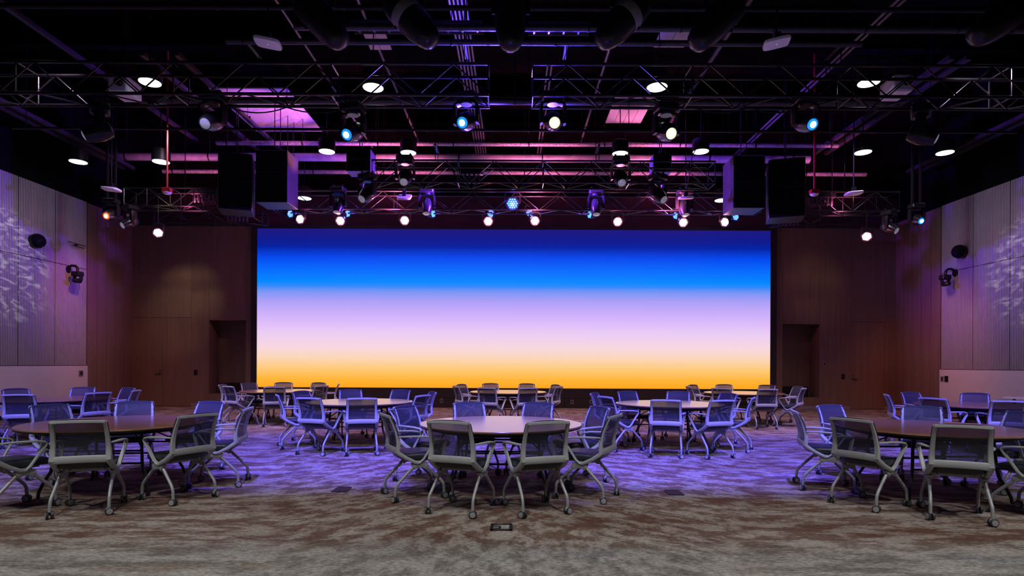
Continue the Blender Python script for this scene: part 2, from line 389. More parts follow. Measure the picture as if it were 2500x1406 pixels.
def zpx(px, py, d): return at(px, py, d).z
def xpx(px, d): return (px-CX)*d/F
# rear wall wings with niches, doors
NL = (xpx(510, BACK), xpx(600, BACK), 0.40, 2.76); NR = (xpx(1910, BACK), xpx(2001, BACK), 0.36, 2.72)
DL = (xpx(322, BACK), xpx(467, BACK), 2.84); DR = (xpx(2075, BACK), xpx(2160, BACK), 2.80)
TOPZ = 5.80; FX = 8.38
for s, side, Nn, Dd in ((-1, 'left', NL, DL), (1, 'right', NR, DR)):
    wing = struct('wall_back_'+side, MB().box(*sorted((s*FX, s*(WX+0.3))), BACK+0.75, BACK+0.9, 0, TOPZ), M['dark'])
    y0, y1 = BACK, BACK+0.12; G = 0.006
    edges = sorted([s*FX, s*(WX+0.0)])
    def bd(x0, x1, z0, z1, m=M['wallwood']): part('panel', MB().box(x0+G/2, x1-G/2, y0, y1, z0+G/2, z1-G/2), m, wing, smooth=False)
    n0, n1, nz0, nz1 = Nn; d0, d1, dz = Dd
    zt = dz
    cols = sorted(set([edges[0], edges[1], n0, n1, d0, d1]))
    cols = [c for c in cols if edges[0]-1e-6 <= c <= edges[1]+1e-6]
    for a, b in zip(cols[:-1], cols[1:]):
        mid = (a+b)/2
        if n0 < mid < n1: bd(a, b, 0.10, nz0); bd(a, b, nz1, TOPZ)
        elif d0 < mid < d1: bd(a, b, dz, TOPZ)
        else: bd(a, b, 0.10, TOPZ)
        if not (d0 < mid < d1):
            tag(part('baseboard_back_'+side, MB().box(a, b, BACK-0.015, y1, 0.0, 0.10 if s < 0 else 0.10), M['base'], None, smooth=False), kind='structure')
    nb = MB()
    nb.box(n0-0.05, n0, y0+0.01, y0+0.7, nz0, nz1); nb.box(n1, n1+0.05, y0+0.01, y0+0.7, nz0, nz1)
    nb.box(n0-0.05, n1+0.05, y0+0.01, y0+0.7, nz1, nz1+0.05); nb.box(n0-0.05, n1+0.05, y0+0.01, y0+0.7, nz0-0.05, nz0)
    nb.box(n0-0.05, n1+0.05, y0+0.65, y0+0.72, nz0, nz1)
    part('niche', nb, M['wallwood'], wing, smooth=False)
    ins = MB().box(n0+0.18 if s < 0 else n0+0.01, n1-0.01 if s < 0 else n1-0.2, y0+0.30, y0+0.64, nz0, nz0+0.34)
    o = part('equipment_case', ins, M['black'], None, smooth=False)
    tag(o, 'low black case on the floor of the %s wall niche beside the screen' % side, 'case')
# doors
dl = tag(obj('door_1', None, None, (0,0,0)), kind='structure')
mid = xpx(396, BACK)
part('leaf', MB().box(DL[0]+0.006, mid-0.004, BACK+0.012, BACK+0.06, 0.01, DL[2]-0.006), M['doorwood'], dl, smooth=False)
part('leaf', MB().box(mid+0.004, DL[1]-0.006, BACK+0.012, BACK+0.06, 0.01, DL[2]-0.006), M['doorwood'], dl, smooth=False)
dr = tag(obj('door_2', None, None, (0,0,0)), kind='structure')
part('leaf', MB().box(DR[0]+0.006, DR[1]-0.006, BACK+0.012, BACK+0.06, 0.01, DR[2]-0.006), M['doorwood'], dr, smooth=False)
def handle(p, s, par):
    mb = MB(); mb.lathe([(0.028,0),(0.028,0.012)], p, (0,-1,0), 14); mb.cyl(p, (p[0],p[1]-0.05,p[2]), 0.01)
    mb.sweep([(p[0],p[1]-0.05,p[2]), (p[0]+s*0.06,p[1]-0.052,p[2]), (p[0]+s*0.135,p[1]-0.05,p[2]-0.004)], 0.011, ref=(0,0,1))
    mb.lathe([(0.02,0),(0.02,0.012)], (p[0]-s*0.0,p[1],p[2]+0.10), (0,-1,0), 12)
    tag(part('door_handle', mb, M['blackmetal'], par), 'black lever handle with a small lock above')
p = at(391, 912, BACK+0.01); handle((p.x, p.y, p.z), -1, dl)
p = at(2082, 925, BACK+0.01); handle((p.x, p.y, p.z), 1, dr)

# bulkhead over screen, screen, plinth
struct('trim_1', MB().box(-WX-0.3, WX+0.3, BACK-0.05, BACK+0.9, TOPZ, 6.75), M['bulk'])  # reddish strip stands in for the pink glow above the screen
struct('trim_3', MB().box(-WX-0.3, WX+0.3, BACK-0.05, BACK+0.9, 6.75, CEIL), M['ceil'])
ZS0, ZS1 = 0.63, 5.69; SX0, SX1 = xpx(627, SCR), xpx(1880, SCR)
lw = thing('led_video_wall', 'wide LED video wall glowing with a blue to violet to orange sunset gradient', 'screen', (0, SCR, 0))
fr = MB(); fr.box(-FX, SX0, -0.03, 0.5, 0.0, TOPZ); fr.box(SX1, FX, -0.03, 0.5, 0.0, TOPZ)
fr.box(SX0, SX1, -0.03, 0.5, ZS1, TOPZ); fr.box(SX0, SX1, -0.01, 0.5, ZS0-0.05, ZS0)
part('bezel', fr, M['plinth'], lw, smooth=False)
part('screen_face', MB().box(SX0, SX1, 0.0, 0.04, ZS0, ZS1), screen_mat(ZS0, ZS1), lw, smooth=False)
pl = MB()
for i in range(10):
    a = SX0+(SX1-SX0)*i/10; b = SX0+(SX1-SX0)*(i+1)/10
    pl.box(a+0.004, b-0.004, -0.012, 0.45, 0.0, 0.30); pl.box(a+0.004, b-0.004, -0.012, 0.45, 0.308, ZS0-0.055)
ply = tag(obj('trim_2', pl.mesh('plinth', M['plinth'], False), None, (0, SCR, 0)), kind='structure')
def plate(name, px, py, d, w_, h_, m, label, cat, ax='y', mark=True):
    p = at(px, py, d)
    mb = MB(); t = thing(name, label, cat, p)
    if ax == 'y':
        mb.bbox(-w_/2, w_/2, -0.018, 0.0, -h_/2, h_/2, 0.004)
        part('cover_plate', mb, m, t, smooth=False)
        part('insert', MB().bbox(-w_*0.28, w_*0.28, -0.024, -0.017, -h_*0.3, h_*0.3, 0.002), M['dark'] if m is not M['black'] else M['blackmetal'], t, smooth=False)
    else:
        s = ax
        x0, x1 = sorted((0.0, -s*0.018)); mb.bbox(x0, x1, -w_/2, w_/2, -h_/2, h_/2, 0.004); part('cover_plate', mb, m, t, smooth=False)
        x0, x1 = sorted((-s*0.017, -s*0.024)); part('insert', MB().bbox(x0, x1, -w_*0.28, w_*0.28, -h_*0.3, h_*0.3, 0.002), M['dark'] if m is not M['black'] else M['blackmetal'], t, smooth=False)
    return t
for px, py, lab in ((1078, 978, 'pale power outlet in the black plinth, leftmost under the screen'), (1118, 979, 'small outlet in the black plinth, behind the rear centre table'),
                    (1397, 981, 'power outlet in the black plinth right of the rear centre table'), (1443, 981, 'pale outlet in the black plinth, nearest the second-row right table')):
    plate('wall_outlet', px, py, SCR-0.013, 0.10, 0.13, M['metalplate'], lab, 'outlet')
plate('card_reader', 478, 909, BACK, 0.11, 0.16, M['black'], 'black card reader on timber wall right of the left double door', 'card reader')
plate('card_reader', 2058, 919, BACK, 0.11, 0.16, M['black'], 'black card reader on timber wall left of the right door', 'card reader')
plate('light_switch', 2013, 888, BACK, 0.08, 0.15, M['metalplate'], 'grey light switch beside the right wall niche', 'switch')
def on_side(px, py, s):
    X = s*(WX-0.03); d = abs(X)*F/abs(px-CX); return d
plate('wall_control', 197, 911, on_side(197, 911, -1), 0.16, 0.16, M['metalplate'], 'grey control plate on the left wall wainscot', 'switch', ax=-1)
plate('wall_control', 2301, 925, on_side(2301, 925, 1), 0.11, 0.15, M['metalplate'], 'grey control plate on the right wall wainscot', 'switch', ax=1)
plate('wall_thermostat', 2311, 925, on_side(2311, 925, 1), 0.13, 0.17, M['black'], 'black control plate on right wainscot, next to a grey one', 'switch', ax=1)

# ------------------------------------------------------------------ chair
def make_chair():
    t = thing('conference_chair', 'x', 'chair')
    prof = [(-0.315,0.875),(-0.283,0.81),(-0.252,0.73),(-0.232,0.65),(-0.226,0.585),(-0.238,0.515)]     # (y,z) of the back
    def yz(z):
        for (y0,z0),(y1,z1) in zip(prof[:-1], prof[1:]):
            if z1 <= z <= z0: k = (z-z1)/(z0-z1); return y1+(y0-y1)*k
        return prof[-1][0]
    hw = lambda z: 0.218 + (0.875-z)*0.045
    fb = MB()
    for s in (-1, 1):
        path = [(s*hw(z), y, z) for y, z in prof] + [(s*0.236,-0.215,0.492),(s*0.240,-0.15,0.448),(s*0.243,-0.06,0.402),(s*0.243,-0.03,0.39)]
        fb.sweep(path, 0.022, 0.016, (1,0,0), rect=True, taper=[0.8,0.85,0.95,1.05,1.2,1.35,1.3,1.15,1.1,1.0])
    fb.sweep([(x, -0.318-0.016*(1-(x/0.21)**2), 0.872+0.006*(1-(x/0.21)**2)) for x in (-0.222,-0.14,-0.06,0.0,0.06,0.14,0.222)], 0.014, 0.014, (0,0,1), rect=True)
    fb.sweep([(x, -0.240-0.020*(1-(x/0.23)**2), 0.520+0.006*(1-(x/0.23)**2)) for x in (-0.235,-0.15,-0.06,0.0,0.06,0.15,0.235)], 0.034, 0.013, (0,0,1), rect=True)
    part('back_frame', fb, M['frame'], t)
    mb = MB(); vs = []; fs = []; mis = []
    us = [-1.0,-0.975,-0.84,-0.6,-0.3,0.0,0.3,0.6,0.84,0.975,1.0]; zs = [0.494,0.552,0.61,0.67,0.73,0.79,0.835,0.862,0.885,0.893]; nx = len(us)-1
    for z in zs:
        for u in us:
            e = abs(u) > 0.99; vs.append((u*(hw(z)+0.025-0.024*max(0,(z-0.862)/0.034)**2), yz(min(z,0.87))+0.0175-0.018*(1-u*u)-(0.017 if e else 0)-(0.014 if z > 0.89 else 0), z-0.012*abs(u)**4*(z > 0.87)+0.006*(1-u*u)*(z > 0.87)))
    for i in range(len(zs)-1):
        for j in range(nx):
            q = i*(nx+1)+j; fs.append((q, q+1, q+nx+2, q+nx+1)); mis.append(1 if j in (0, 1, nx-2, nx-1) or i == 0 or i >= len(zs)-3 else 0)
    mb.add(vs, fs); mb.mi = mis; part('mesh_back', mb, [M['mesh'], M['weave']], t)
    sb = MB(); sb.superslab(0, 0.03, 0.235, 0.245, [(0.05,0.418),(0.015,0.425),(0.0,0.445),(0.0,0.468),(0.012,0.484),(0.04,0.492),(0.10,0.494)], 4.5, 36,
                            warp=lambda x, y: -0.018*max(0,(y-0.1)/0.17)**2 + 0.012*max(0,(-y-0.08)/0.13)**2)
    part('seat', sb, M['seat'], t)
    for s in (-1, 1):
        ab = MB()
        ab.sweep([(s*0.238,-0.228,0.665),(s*0.262,-0.18,0.668),(s*0.285,-0.08,0.668),(s*0.292,0.05,0.662),(s*0.290,0.125,0.650),(s*0.288,0.152,0.630),(s*0.284,0.140,0.600),
                  (s*0.272,0.095,0.530),(s*0.256,0.035,0.430),(s*0.246,-0.005,0.392),(s*0.243,-0.03,0.388)], 0.020, 0.009, (1,0,0), rect=True,
                 taper=[0.7,0.9,1.1,1.15,1.1,1.0,1.0,1.0,1.0,0.95,0.9])
        part('armrest', ab, M['frame'], t)
    hb = MB()
    for s in (-1, 1):
        hb.sweep([(s*0.226,-0.075,0.352),(s*0.226,-0.03,0.376),(s*0.226,0.03,0.376),(s*0.226,0.075,0.352)], 0.024, 0.036, (1,0,0), rect=True)
    hb.sweep([(-0.225,0,0.392),(0.225,0,0.392)], 0.016, 0.022, (0,0,1), rect=True)
    hb.sweep([(-0.15,-0.13,0.408),(-0.15,0.16,0.408)], 0.012, ref=(1,0,0), rect=True); hb.sweep([(0.15,-0.13,0.408),(0.15,0.16,0.408)], 0.012, ref=(1,0,0), rect=True)
    part('under_frame', hb, M['legmetal'], t)
    cb = MB()
    for s in (-1, 1):
        cb.lathe([(0.024,s*0.007),(0.033,s*0.009),(0.036,s*0.014),(0.036,s*0.024),(0.032,s*0.028)], (0,0,0), (1,0,0), 18, 0)
        cb.lathe([(0.0265,s*0.0275),(0.0255,s*0.0305),(0.012,s*0.032)], (0,0,0), (1,0,0), 16, 1)
    cb.sweep([(0,-0.002,0.048),(0,0.0,0.02),(0,0,0.0)], 0.006, 0.012, (1,0,0), n=8, mi=0)
    cb.sweep([(0,0.026,0.0),(0,0.027,0.020),(0,0.012,0.037),(0,-0.008,0.038)], 0.010, 0.003, (1,0,0), n=8, mi=1)
    cme = cb.mesh('caster', [M['tyre'], M['cap']])
    k = 0
    for s in (-1, 1):
        for f in (-1, 1):
            lb = MB(); lb.sweep([(s*0.222,f*0.035,0.385),(s*0.229,f*0.10,0.318),(s*0.238,f*0.215,0.205),(s*0.242,f*0.243,0.172),(s*0.243,f*0.256,0.140),(s*0.244,f*0.262,0.062)], 0.0155, n=10,
                                taper=[1.15,1.05,1,1,1,1])
            lg = part('leg', lb, M['legmetal'], t)
            k += 1
            obj('caster', cme, lg, (s*0.246, f*0.262, 0.036), (0,0,[0.4,-0.9,1.9,0.2][k-1]))
    return t
chair0 = make_chair()
for ch in chair0.children_recursive:
    if ch.name.startswith('caster'): ch.location.x *= 0.93
    else: ch.data.transform(Matrix.Diagonal((0.93, 1, 1, 1)))
chair_used = [False]

def make_table():
    t = thing('round_table', 'x', 'table'); R = 0.915
    part('tabletop', MB().lathe([(R-0.004,0.722),(R,0.726),(R,0.736),(R-0.004,0.740)], n=72), M['tabletop'], t)
    part('edge_band', MB().lathe([(R-0.02,0.706),(R-0.004,0.708),(R-0.003,0.7225),(R-0.02,0.7225)], n=72), M['black'], t)
    part('under_frame', MB().lathe([(0.74,0.665),(0.75,0.667),(0.75,0.707),(0.73,0.707)], n=48), M['black'], t)
    for sy in (-1, 1):
        for sx in (-1, 1):
            lb = MB(); lb.sweep([(sx*0.42,sy*0.36,0.70),(sx*0.43,sy*0.37,0.55),(sx*0.44,sy*0.38,0.36),(sx*0.455,sy*0.395,0.26),(sx*0.50,sy*0.43,0.16),(sx*0.53,sy*0.46,0.06),(sx*0.535,sy*0.465,0.0)], 0.016, n=10)
            part('leg', lb, M['blackmetal'], t)
        for z in (0.60, 0.47, 0.335):
            part('rung', MB().cyl((-0.43,sy*0.375,z), (0.43,sy*0.375,z), 0.010, 8), M['blackmetal'], t)
        for sx in (-1, 1):
            part('brace', MB().cyl((sx*0.43,sy*0.375,0.50), (sx*0.20,sy*0.10,0.69), 0.008, 8), M['blackmetal'], t)
    return t
table0 = make_table(); table_used = [False]
POS8 = ['near side, left of two', 'near side, right of two', 'nearer seat on the right side', 'farther seat on the right side', 'far side, right of two', 'far side, left of two', 'farther seat on the left side', 'nearer seat on the left side']
STD = [-19.5, 19.5, 65, 116, 160, -160, -116, -65]
TABLES = [  # x, y, name of place, look of chairs, chair angles in POS8 order (None = outside the picture)
    (-0.14, 6.71, 'front centre table', 'grey', STD, 'pale pink'),
    (-4.44, 6.62, 'front left table', 'grey', [-20, 21.5, 63, 103, 163, -154, -116, None], 'brown'),
    (4.58, 6.50, 'front right table', 'grey', [-24, 21, None, 102, 148, -162, -106, -62], 'brown'),
    (-2.70, 10.35, 'second-row table left of centre', 'blue-lit', [-16, 16, 64, 114, 158, -158, -114, -64], 'pink'),
    (2.70, 10.20, 'second-row table right of centre', 'blue-lit', [-17, 17, 64, 114, 158, -158, -114, -64], 'pink'),
    (-8.42, 10.75, 'far left second-row table', 'blue-lit', [-28, 19, 65, 104, 154, -164, -117, None], 'brown'),
    (8.05, 10.25, 'far right second-row table', 'blue-lit', [-22, None, None, None, 143, -168, -113, -62], 'brown'),
    (-5.62, 14.2, 'rear left table by the screen', 'violet-lit', [-33, 16, 63, 109, 160, -162, -126, -85], 'orange-tinged'),
    (-0.13, 14.2, 'rear centre table by the screen', 'violet-lit', STD, 'orange-tinged'),
    (5.55, 14.2, 'rear right table by the screen', 'violet-lit', [-42, 0, 52, 95, 135, 180, -135, -88], 'orange-tinged'),
]
for ti, (tx, ty, place, look, angs, tlook) in enumerate(TABLES):
    t = table0 if not table_used[0] else copy_tree(table0); table_used[0] = True
    t.location = (tx, ty, 0); t.rotation_euler = (0, 0, random.uniform(-0.12, 0.12))
    tag(t, 'round folding table with glossy %s wood top, the %s' % (tlook, place), 'table', 'round banquet tables')
    for a, pos in zip(angs, POS8):
        if a is None: continue
        c = chair0 if not chair_used[0] else copy_tree(chair0); chair_used[0] = True
        th = math.radians(a); gap = min(abs((a-q+180) % 360-180) for q in angs if q is not None and q != a)
        Rr = 1.02 + random.uniform(-0.02, 0.03) + max(0, 44-gap)*0.010
        near = round(a/180)*180; turn = near+(a-near)*1.05 if abs(a-near) < 30 else a
        c.location = (tx + Rr*math.sin(th), ty - Rr*math.cos(th), 0)
        c.rotation_euler = (0, 0, math.radians(turn + random.uniform(-2, 2)))
        tag(c, '%s mesh-back chair, %s, %s' % (look, pos, place), 'chair', 'mesh-back chairs around the round tables')
# side table at the right wall
st = thing('side_table', 'pale rectangular side table against the right wall, cut by the picture edge', 'table', (11.25, 12.4, 0))
part('tabletop', MB().bbox(-0.62, 0.62, -0.4, 0.4, 0.71, 0.745, 0.005), M['white'], st)
for sx in (-1, 1):
    for sy in (-1, 1): part('leg', MB().box(sx*0.42-0.018, sx*0.42+0.018, sy*0.34-0.018, sy*0.34+0.018, 0, 0.71), M['blackmetal'], st, smooth=False)

# floor boxes
def fbox(px, py, w_, dpt, label, kind):
    d = H*F/(py-CY-(px-CX)*ROLL); X = (px-CX)*d/F
    t = thing('floor_box', label, 'floor box', (X, d, 0))
    if kind == 'plain':
        part('lid', MB().bbox(-w_/2, w_/2, -dpt/2, dpt/2, 0.0, 0.012, 0.003), M['black'], t, smooth=False)
        part('hinge', MB().cyl((-w_*0.4, dpt*0.46, 0.012), (w_*0.4, dpt*0.46, 0.012), 0.005, 8), M['blackmetal'], t)
    else:
        fb = MB(); q = 0.022
        fb.box(-w_/2, w_/2, dpt/2-q, dpt/2, 0, 0.010); fb.box(-w_/2, w_/2, -dpt/2, -dpt/2+q*0.6, 0, 0.010)
        fb.box(-w_/2, -w_/2+q*1.2, -dpt/2, dpt/2, 0, 0.010); fb.box(w_/2-q*1.2, w_/2, -dpt/2, dpt/2, 0, 0.010)
        part('rim', fb, M['black'], t, smooth=False)
        part('lid', MB().box(-w_/2+q, w_/2-q, -dpt/2+q*0.6, dpt/2-q, 0, 0.005), M['carpet'], t, smooth=False)
        lb = MB(); lb.box(-w_*0.42, -w_*0.05, 0.0+dpt*0.08, dpt*0.16, 0.005, 0.009); lb.box(-w_*0.42, -w_*0.05, -dpt*0.28, -dpt*0.2, 0.005, 0.009); lb.box(-w_*0.12, -w_*0.03, -dpt*0.28, dpt*0.16, 0.005, 0.009)
        part('cable_flap', lb, M['black'], t, smooth=False)
fbox(836, 1196, 0.17, 0.22, 'flat black floor box in the carpet, left of the front centre table', 'plain')
fbox(1647, 1204, 0.17, 0.22, 'flat black floor box in the carpet, right of the front centre table', 'plain')
fbox(1226, 1288, 0.19, 0.19, 'framed carpet-lidded floor outlet in front of the front centre table', 'outlet')

# ------------------------------------------------------------------ side wall equipment
def wall_pt(px, py, s, off=0.0):
    X = s*(WX-off); d = abs(X)*F/abs(px-CX); return at(px, py, d)
for s, px, py, lab in ((-1, 92, 588, 'black dome loudspeaker on the left fluted wall'), (1, 2341, 614, 'black dome loudspeaker on the right fluted wall')):
    p = wall_pt(px, py, s, 0.14); t = thing('dome_speaker', lab, 'speaker', p)
    part('shell', MB().lathe([(0.15,-0.14),(0.175,-0.10),(0.185,-0.03),(0.180,0.02)], axis=(-s,-0.25,0), n=28), M['black'], t)
    part('grille', MB().lathe([(0.180,0.02),(0.165,0.07),(0.125,0.12),(0.06,0.15),(0.0005,0.158)], axis=(-s,-0.25,0), n=28, caps=False), M['grille'], t)
for s, px, py, lab in ((-1, 190, 672, 'black pan-tilt camera on a hooked arm, left wall'), (1, 2308, 680, 'black pan-tilt camera on a hooked arm, right wall')):
    p = wall_pt(px, py, s, 0.3); t = thing('wall_camera', lab, 'camera', p); x = s
    part('arm', MB().sweep([(x*0.30,0.02,0.16),(x*0.27,0.02,0.22),(x*0.18,0.02,0.27),(x*0.08,0.02,0.26),(x*0.01,0.0,0.20),(0,0,0.10)], 0.035, n=12, ref=(0,1,0)), M['black'], t)
    part('wall_plate', MB().lathe([(0.10,0),(0.10,0.03)], (x*0.30,0.02,0.16), (-x,0,0), 18), M['black'], t)
    part('base', MB().bbox(-0.13,0.11,-0.10,0.10,-0.03,0.10,0.02), M['black'], t)
    part('yoke', MB().sweep([(-0.09,0,-0.02),(-0.09,0,-0.14)],0.02,0.05,(1,0,0),rect=True).sweep([(0.09,0,-0.02),(0.09,0,-0.14)],0.02,0.05,(1,0,0),rect=True), M['blackmetal'], t)
    part('head', MB().bbox(-0.075,0.075,-0.14,0.09,-0.21,-0.09,0.03), M['black'], t)
    part('lens', MB().lathe([(0.045,0.0),(0.04,0.03),(0.02,0.035)], (0,-0.135,-0.15), (0,-1,-0.15), 16), M['blackmetal'], t)
p = wall_pt(190, 598, -1, 0.12); t = thing('antenna_bracket', 'small black twin-rod bracket high on the left fluted wall', 'bracket', p)
part('rod', MB().cyl((0,-0.35,0.02), (0,0.3,0.02), 0.012, 8), M['black'], t); part('rod', MB().cyl((0,-0.2,-0.04), (0,0.22,-0.05), 0.012, 8), M['black'], t)
part('mount', MB().cyl((0,0,0), (-0.1,0,0), 0.02, 8), M['black'], t)
p = at(308, 632, BACK-0.2); p.x += 0.0; t = thing('wall_speaker', 'small black wall loudspeaker in the left rear corner', 'speaker', (p.x-0.05, BACK-0.62, p.z))
part('cabinet', MB().bbox(-0.10,0.10,-0.10,0.10,-0.15,0.15,0.03), M['black'], t); part('wall_bracket', MB().cyl((0,0,0),(-0.14,0.02,0.0),0.02,8), M['blackmetal'], t)
part('grille', MB().bbox(-0.085,0.085,-0.112,-0.098,-0.13,0.13,0.006), M['grille'], t)

# ------------------------------------------------------------------ trusses
def truss(label, x0, x1, y, z0, z1, dep, pitch, r=0.029, name='lighting_truss'):
    t = thing(name, label, 'truss', (0, 0, 0), 0, 'box lighting trusses'); h = z1-z0; L_ = x1-x0
    ch = MB().cyl((0,0,0), (L_,0,0), r, 10).mesh('chord', M['blackmetal'])
    for yy, zz in ((y,z0),(y,z1),(y+dep,z0),(y+dep,z1)): obj('chord', ch, t, (x0,yy,zz))
    n = max(1, round(L_/pitch)); p = L_/n; br = r*0.48
    def dm(a): return MB().cyl((0,0,0), a, br, 6).mesh('brace', M['truss'])
    fu, fd = dm((p,0,h)), dm((p,0,-h)); bu, bd_ = dm((p,dep,0)), dm((p,-dep,0))
    for i in range(n):
        x = x0+i*p
        for yy in (y, y+dep): obj('brace', fu if i % 2 == 0 else fd, t, (x,yy,z0 if i % 2 == 0 else z1))
        obj('brace', bu if i % 2 else bd_, t, (x, y if i % 2 else y+dep, z0))
    vm = dm((0,0,h)); hm = dm((0,dep,0))
    for x in (x0+0.01, x1-0.01) + tuple(x0+L_*k/4 for k in (1,2,3)):
        obj('upright', vm, t, (x,y,z0)); obj('upright', vm, t, (x,y+dep,z0)); obj('upright', hm, t, (x,y,z0)); obj('upright', hm, t, (x,y,z1))
    return t
T1D = 10.4; T1B, T1T = zpx(1254, 232, T1D), zpx(1254, 156, T1D)
truss('black box truss at the front, left of the centre gap', -11.6, xpx(1190, T1D), T1D, T1B, T1T, 0.50, 0.62)
truss('black box truss at the front, right of the centre gap', xpx(1297, T1D), 11.6, T1D, T1B, T1T, 0.50, 0.62)
T2D = 14.0; T2B, T2T = zpx(1254, 445, T2D), zpx(1254, 392, T2D)
truss('black box truss in the middle, above the screen truss', xpx(905, T2D), xpx(1745, T2D), T2D, T2B, T2T, 0.50, 0.60, 0.022)
T3D = 16.2; T3B, T3T = zpx(1254, 512, T3D), zpx(1254, 468, T3D)
truss('black box truss lit pink, just above the screen', xpx(660, T3D), xpx(1860, T3D), T3D, T3B, T3T, 0.45, 0.62, 0.022)
truss('black box truss at the left rear, beside the loudspeakers', xpx(300, 15.6), xpx(528, 15.6), 15.6, zpx(460, 503, 15.6), zpx(460, 459, 15.6), 0.5, 0.55, 0.022)
truss('black box truss at the right rear, beside the loudspeakers', xpx(1968, 15.6), xpx(2195, 15.6), 15.6, zpx(2040, 515, 15.6), zpx(2040, 468, 15.6), 0.5, 0.55, 0.022)
truss('low black pipe truss over the left timber wall', xpx(375, 17.3), xpx(640, 17.3), 17.3, zpx(500, 543, 17.3), zpx(500, 518, 17.3), 0.4, 0.5, 0.02)
truss('low black pipe truss over the right timber wall', xpx(1890, 17.3), xpx(2110, 17.3), 17.3, zpx(2000, 548, 17.3), zpx(2000, 522, 17.3), 0.4, 0.5, 0.02)

for x, y, zb, lab in ((xpx(450, 17.3), 17.3, zpx(500, 518, 17.3), 'black drop rod of the low pipe truss, left'), (xpx(2030, 17.3), 17.3, zpx(2000, 522, 17.3), 'black drop rod of the low pipe truss, right'),
                 (xpx(450, 15.6), 15.6, zpx(460, 459, 15.6), 'black drop rod of the left rear truss'), (xpx(2060, 15.6), 15.6, zpx(2040, 468, 15.6), 'black drop rod of the right rear truss')):
    tag(part('drop_rod', MB().cyl((x,y,zb-0.01), (x,y,CEIL+0.02), 0.012, 6), M['blackmetal']), lab, 'rod')
# chains that carry the trusses
def chain(px, d, zb, lab):
    X = xpx(px, d); t = thing('hoist_chain', lab, 'chain', (X, d, zb)); dep = 0.45 if d == T3D else 0.5
    part('strand', MB().cyl((0,0,-0.01), (0,0,CEIL-zb+0.02), 0.010, 6), M['blackmetal'], t)
    part('strand', MB().cyl((0,dep,-0.01), (0,dep,CEIL-zb+0.02), 0.010, 6), M['blackmetal'], t)
    part('hook', MB().box(-0.03, 0.03, -0.03, dep+0.03, 0.35, 0.38), M['blackmetal'], t, smooth=False)
for px, d, zb, lab in ((600, T1D, T1T, 'black hoist chain over the front truss, left end'), (1130, T1D, T1T, 'black hoist chain over the front truss, left of the gap'), (1380, T1D, T1T, 'black hoist chain over the front truss, right of the gap'),
                       (2050, T1D, T1T, 'black hoist chain over the front truss, right end'), (1060, T2D, T2T, 'black hoist chain over the middle truss, left'), (1460, T2D, T2T, 'black hoist chain over the middle truss, right'),
                       (700, T3D, T3T, 'black hoist chain over the screen truss, left'), (1820, T3D, T3T, 'black hoist chain over the screen truss, right')):
    chain(px, d, zb, lab)

# ------------------------------------------------------------------ moving heads
def moving_head(px, py, d, label, aim, lens='lens', s=1.0, ztop=None, reach=0.0):
    """px,py: the yoke pivot; aim: direction of the head"""
    p = at(px, py, d); t = thing('moving_head_light', label, 'spotlight', p)
    a = Vector(aim).normalized(); pan = math.atan2(a.x, -a.y)             # yoke turned to the aim
    ca, sa = math.cos(pan), math.sin(pan)
    def R(x, y, z): return (s*(x*ca-y*sa), s*(x*sa+y*ca), s*z)
    def rotate(mb): mb.v = [R(*v) for v in mb.v]; return mb
    part('base', rotate(MB().bbox(-0.19,0.19,-0.15,0.15,0.33,0.47,0.025)), M['black'], t)
    yk = MB()
    for q in (-1, 1): yk.sweep([(q*0.10,0,0.31),(q*0.185,0,0.29),(q*0.205,0,0.22),(q*0.205,0,0.05),(q*0.20,0,-0.05)], 0.028, 0.075, (1,0,0), rect=True, taper=[0.8,0.95,1,1,0.85])
    yk.lathe([(0.10,0.28),(0.12,0.30),(0.12,0.335)], n=20)
    part('yoke', rotate(yk), M['blackmetal'], t)
    up = Vector((0,0,1)); hd = MB()
    prof = [(0.085,-0.20),(0.135,-0.17),(0.155,-0.10),(0.160,0.02),(0.150,0.10),(0.125,0.19),(0.110,0.245),(0.098,0.25),(0.092,0.235)]
    hd.lathe([(r*s, h*s) for r, h in prof], axis=a, n=24)
    h = part('head', hd, M['blackmetal'], t)
    ring = [(0.094*s,0.225*s),(0.09*s,0.240*s),(0.065*s,0.256*s),(0.052*s,0.259*s)]
    if lens == 'lens':
        part('lens', MB().lathe(ring + [(0.03*s,0.264*s),(0.0005,0.266*s)], axis=a, n=24), M['lens'], h)
    else:
        part('lens', MB().lathe(ring, axis=a, n=24, caps=False).lathe([(0.052*s,0.259*s),(0.03*s,0.264*s),(0.0005,0.266*s)], axis=a, n=24, mi=1), [M['r_'+lens[2:]], M[lens]], h)
    cl = MB(); zt = (ztop - p.z) if ztop else 0.62*s
    for q in (-1, 1):
        cl.box(q*0.12*s-0.02, q*0.12*s+0.02, -0.03, 0.03, 0.46*s, max(zt, 0.5*s)); cl.box(q*0.12*s-0.018, q*0.12*s+0.018, 0.0, reach+0.02, max(zt, 0.5*s)-0.05, max(zt, 0.5*s)) if reach else None; cl.lathe([(0.04,-0.02),(0.04,0.02)], (q*0.12*s,0,max(zt,0.5*s)), (1,0,0), 12)
    zz = max(zt, 0.5*s); cl.box(-0.12*s, 0.12*s, -0.02, 0.02, zz-0.09, zz-0.06)
    part('clamp', cl, M['blackmetal'], t)
    return t
fd = 10.65
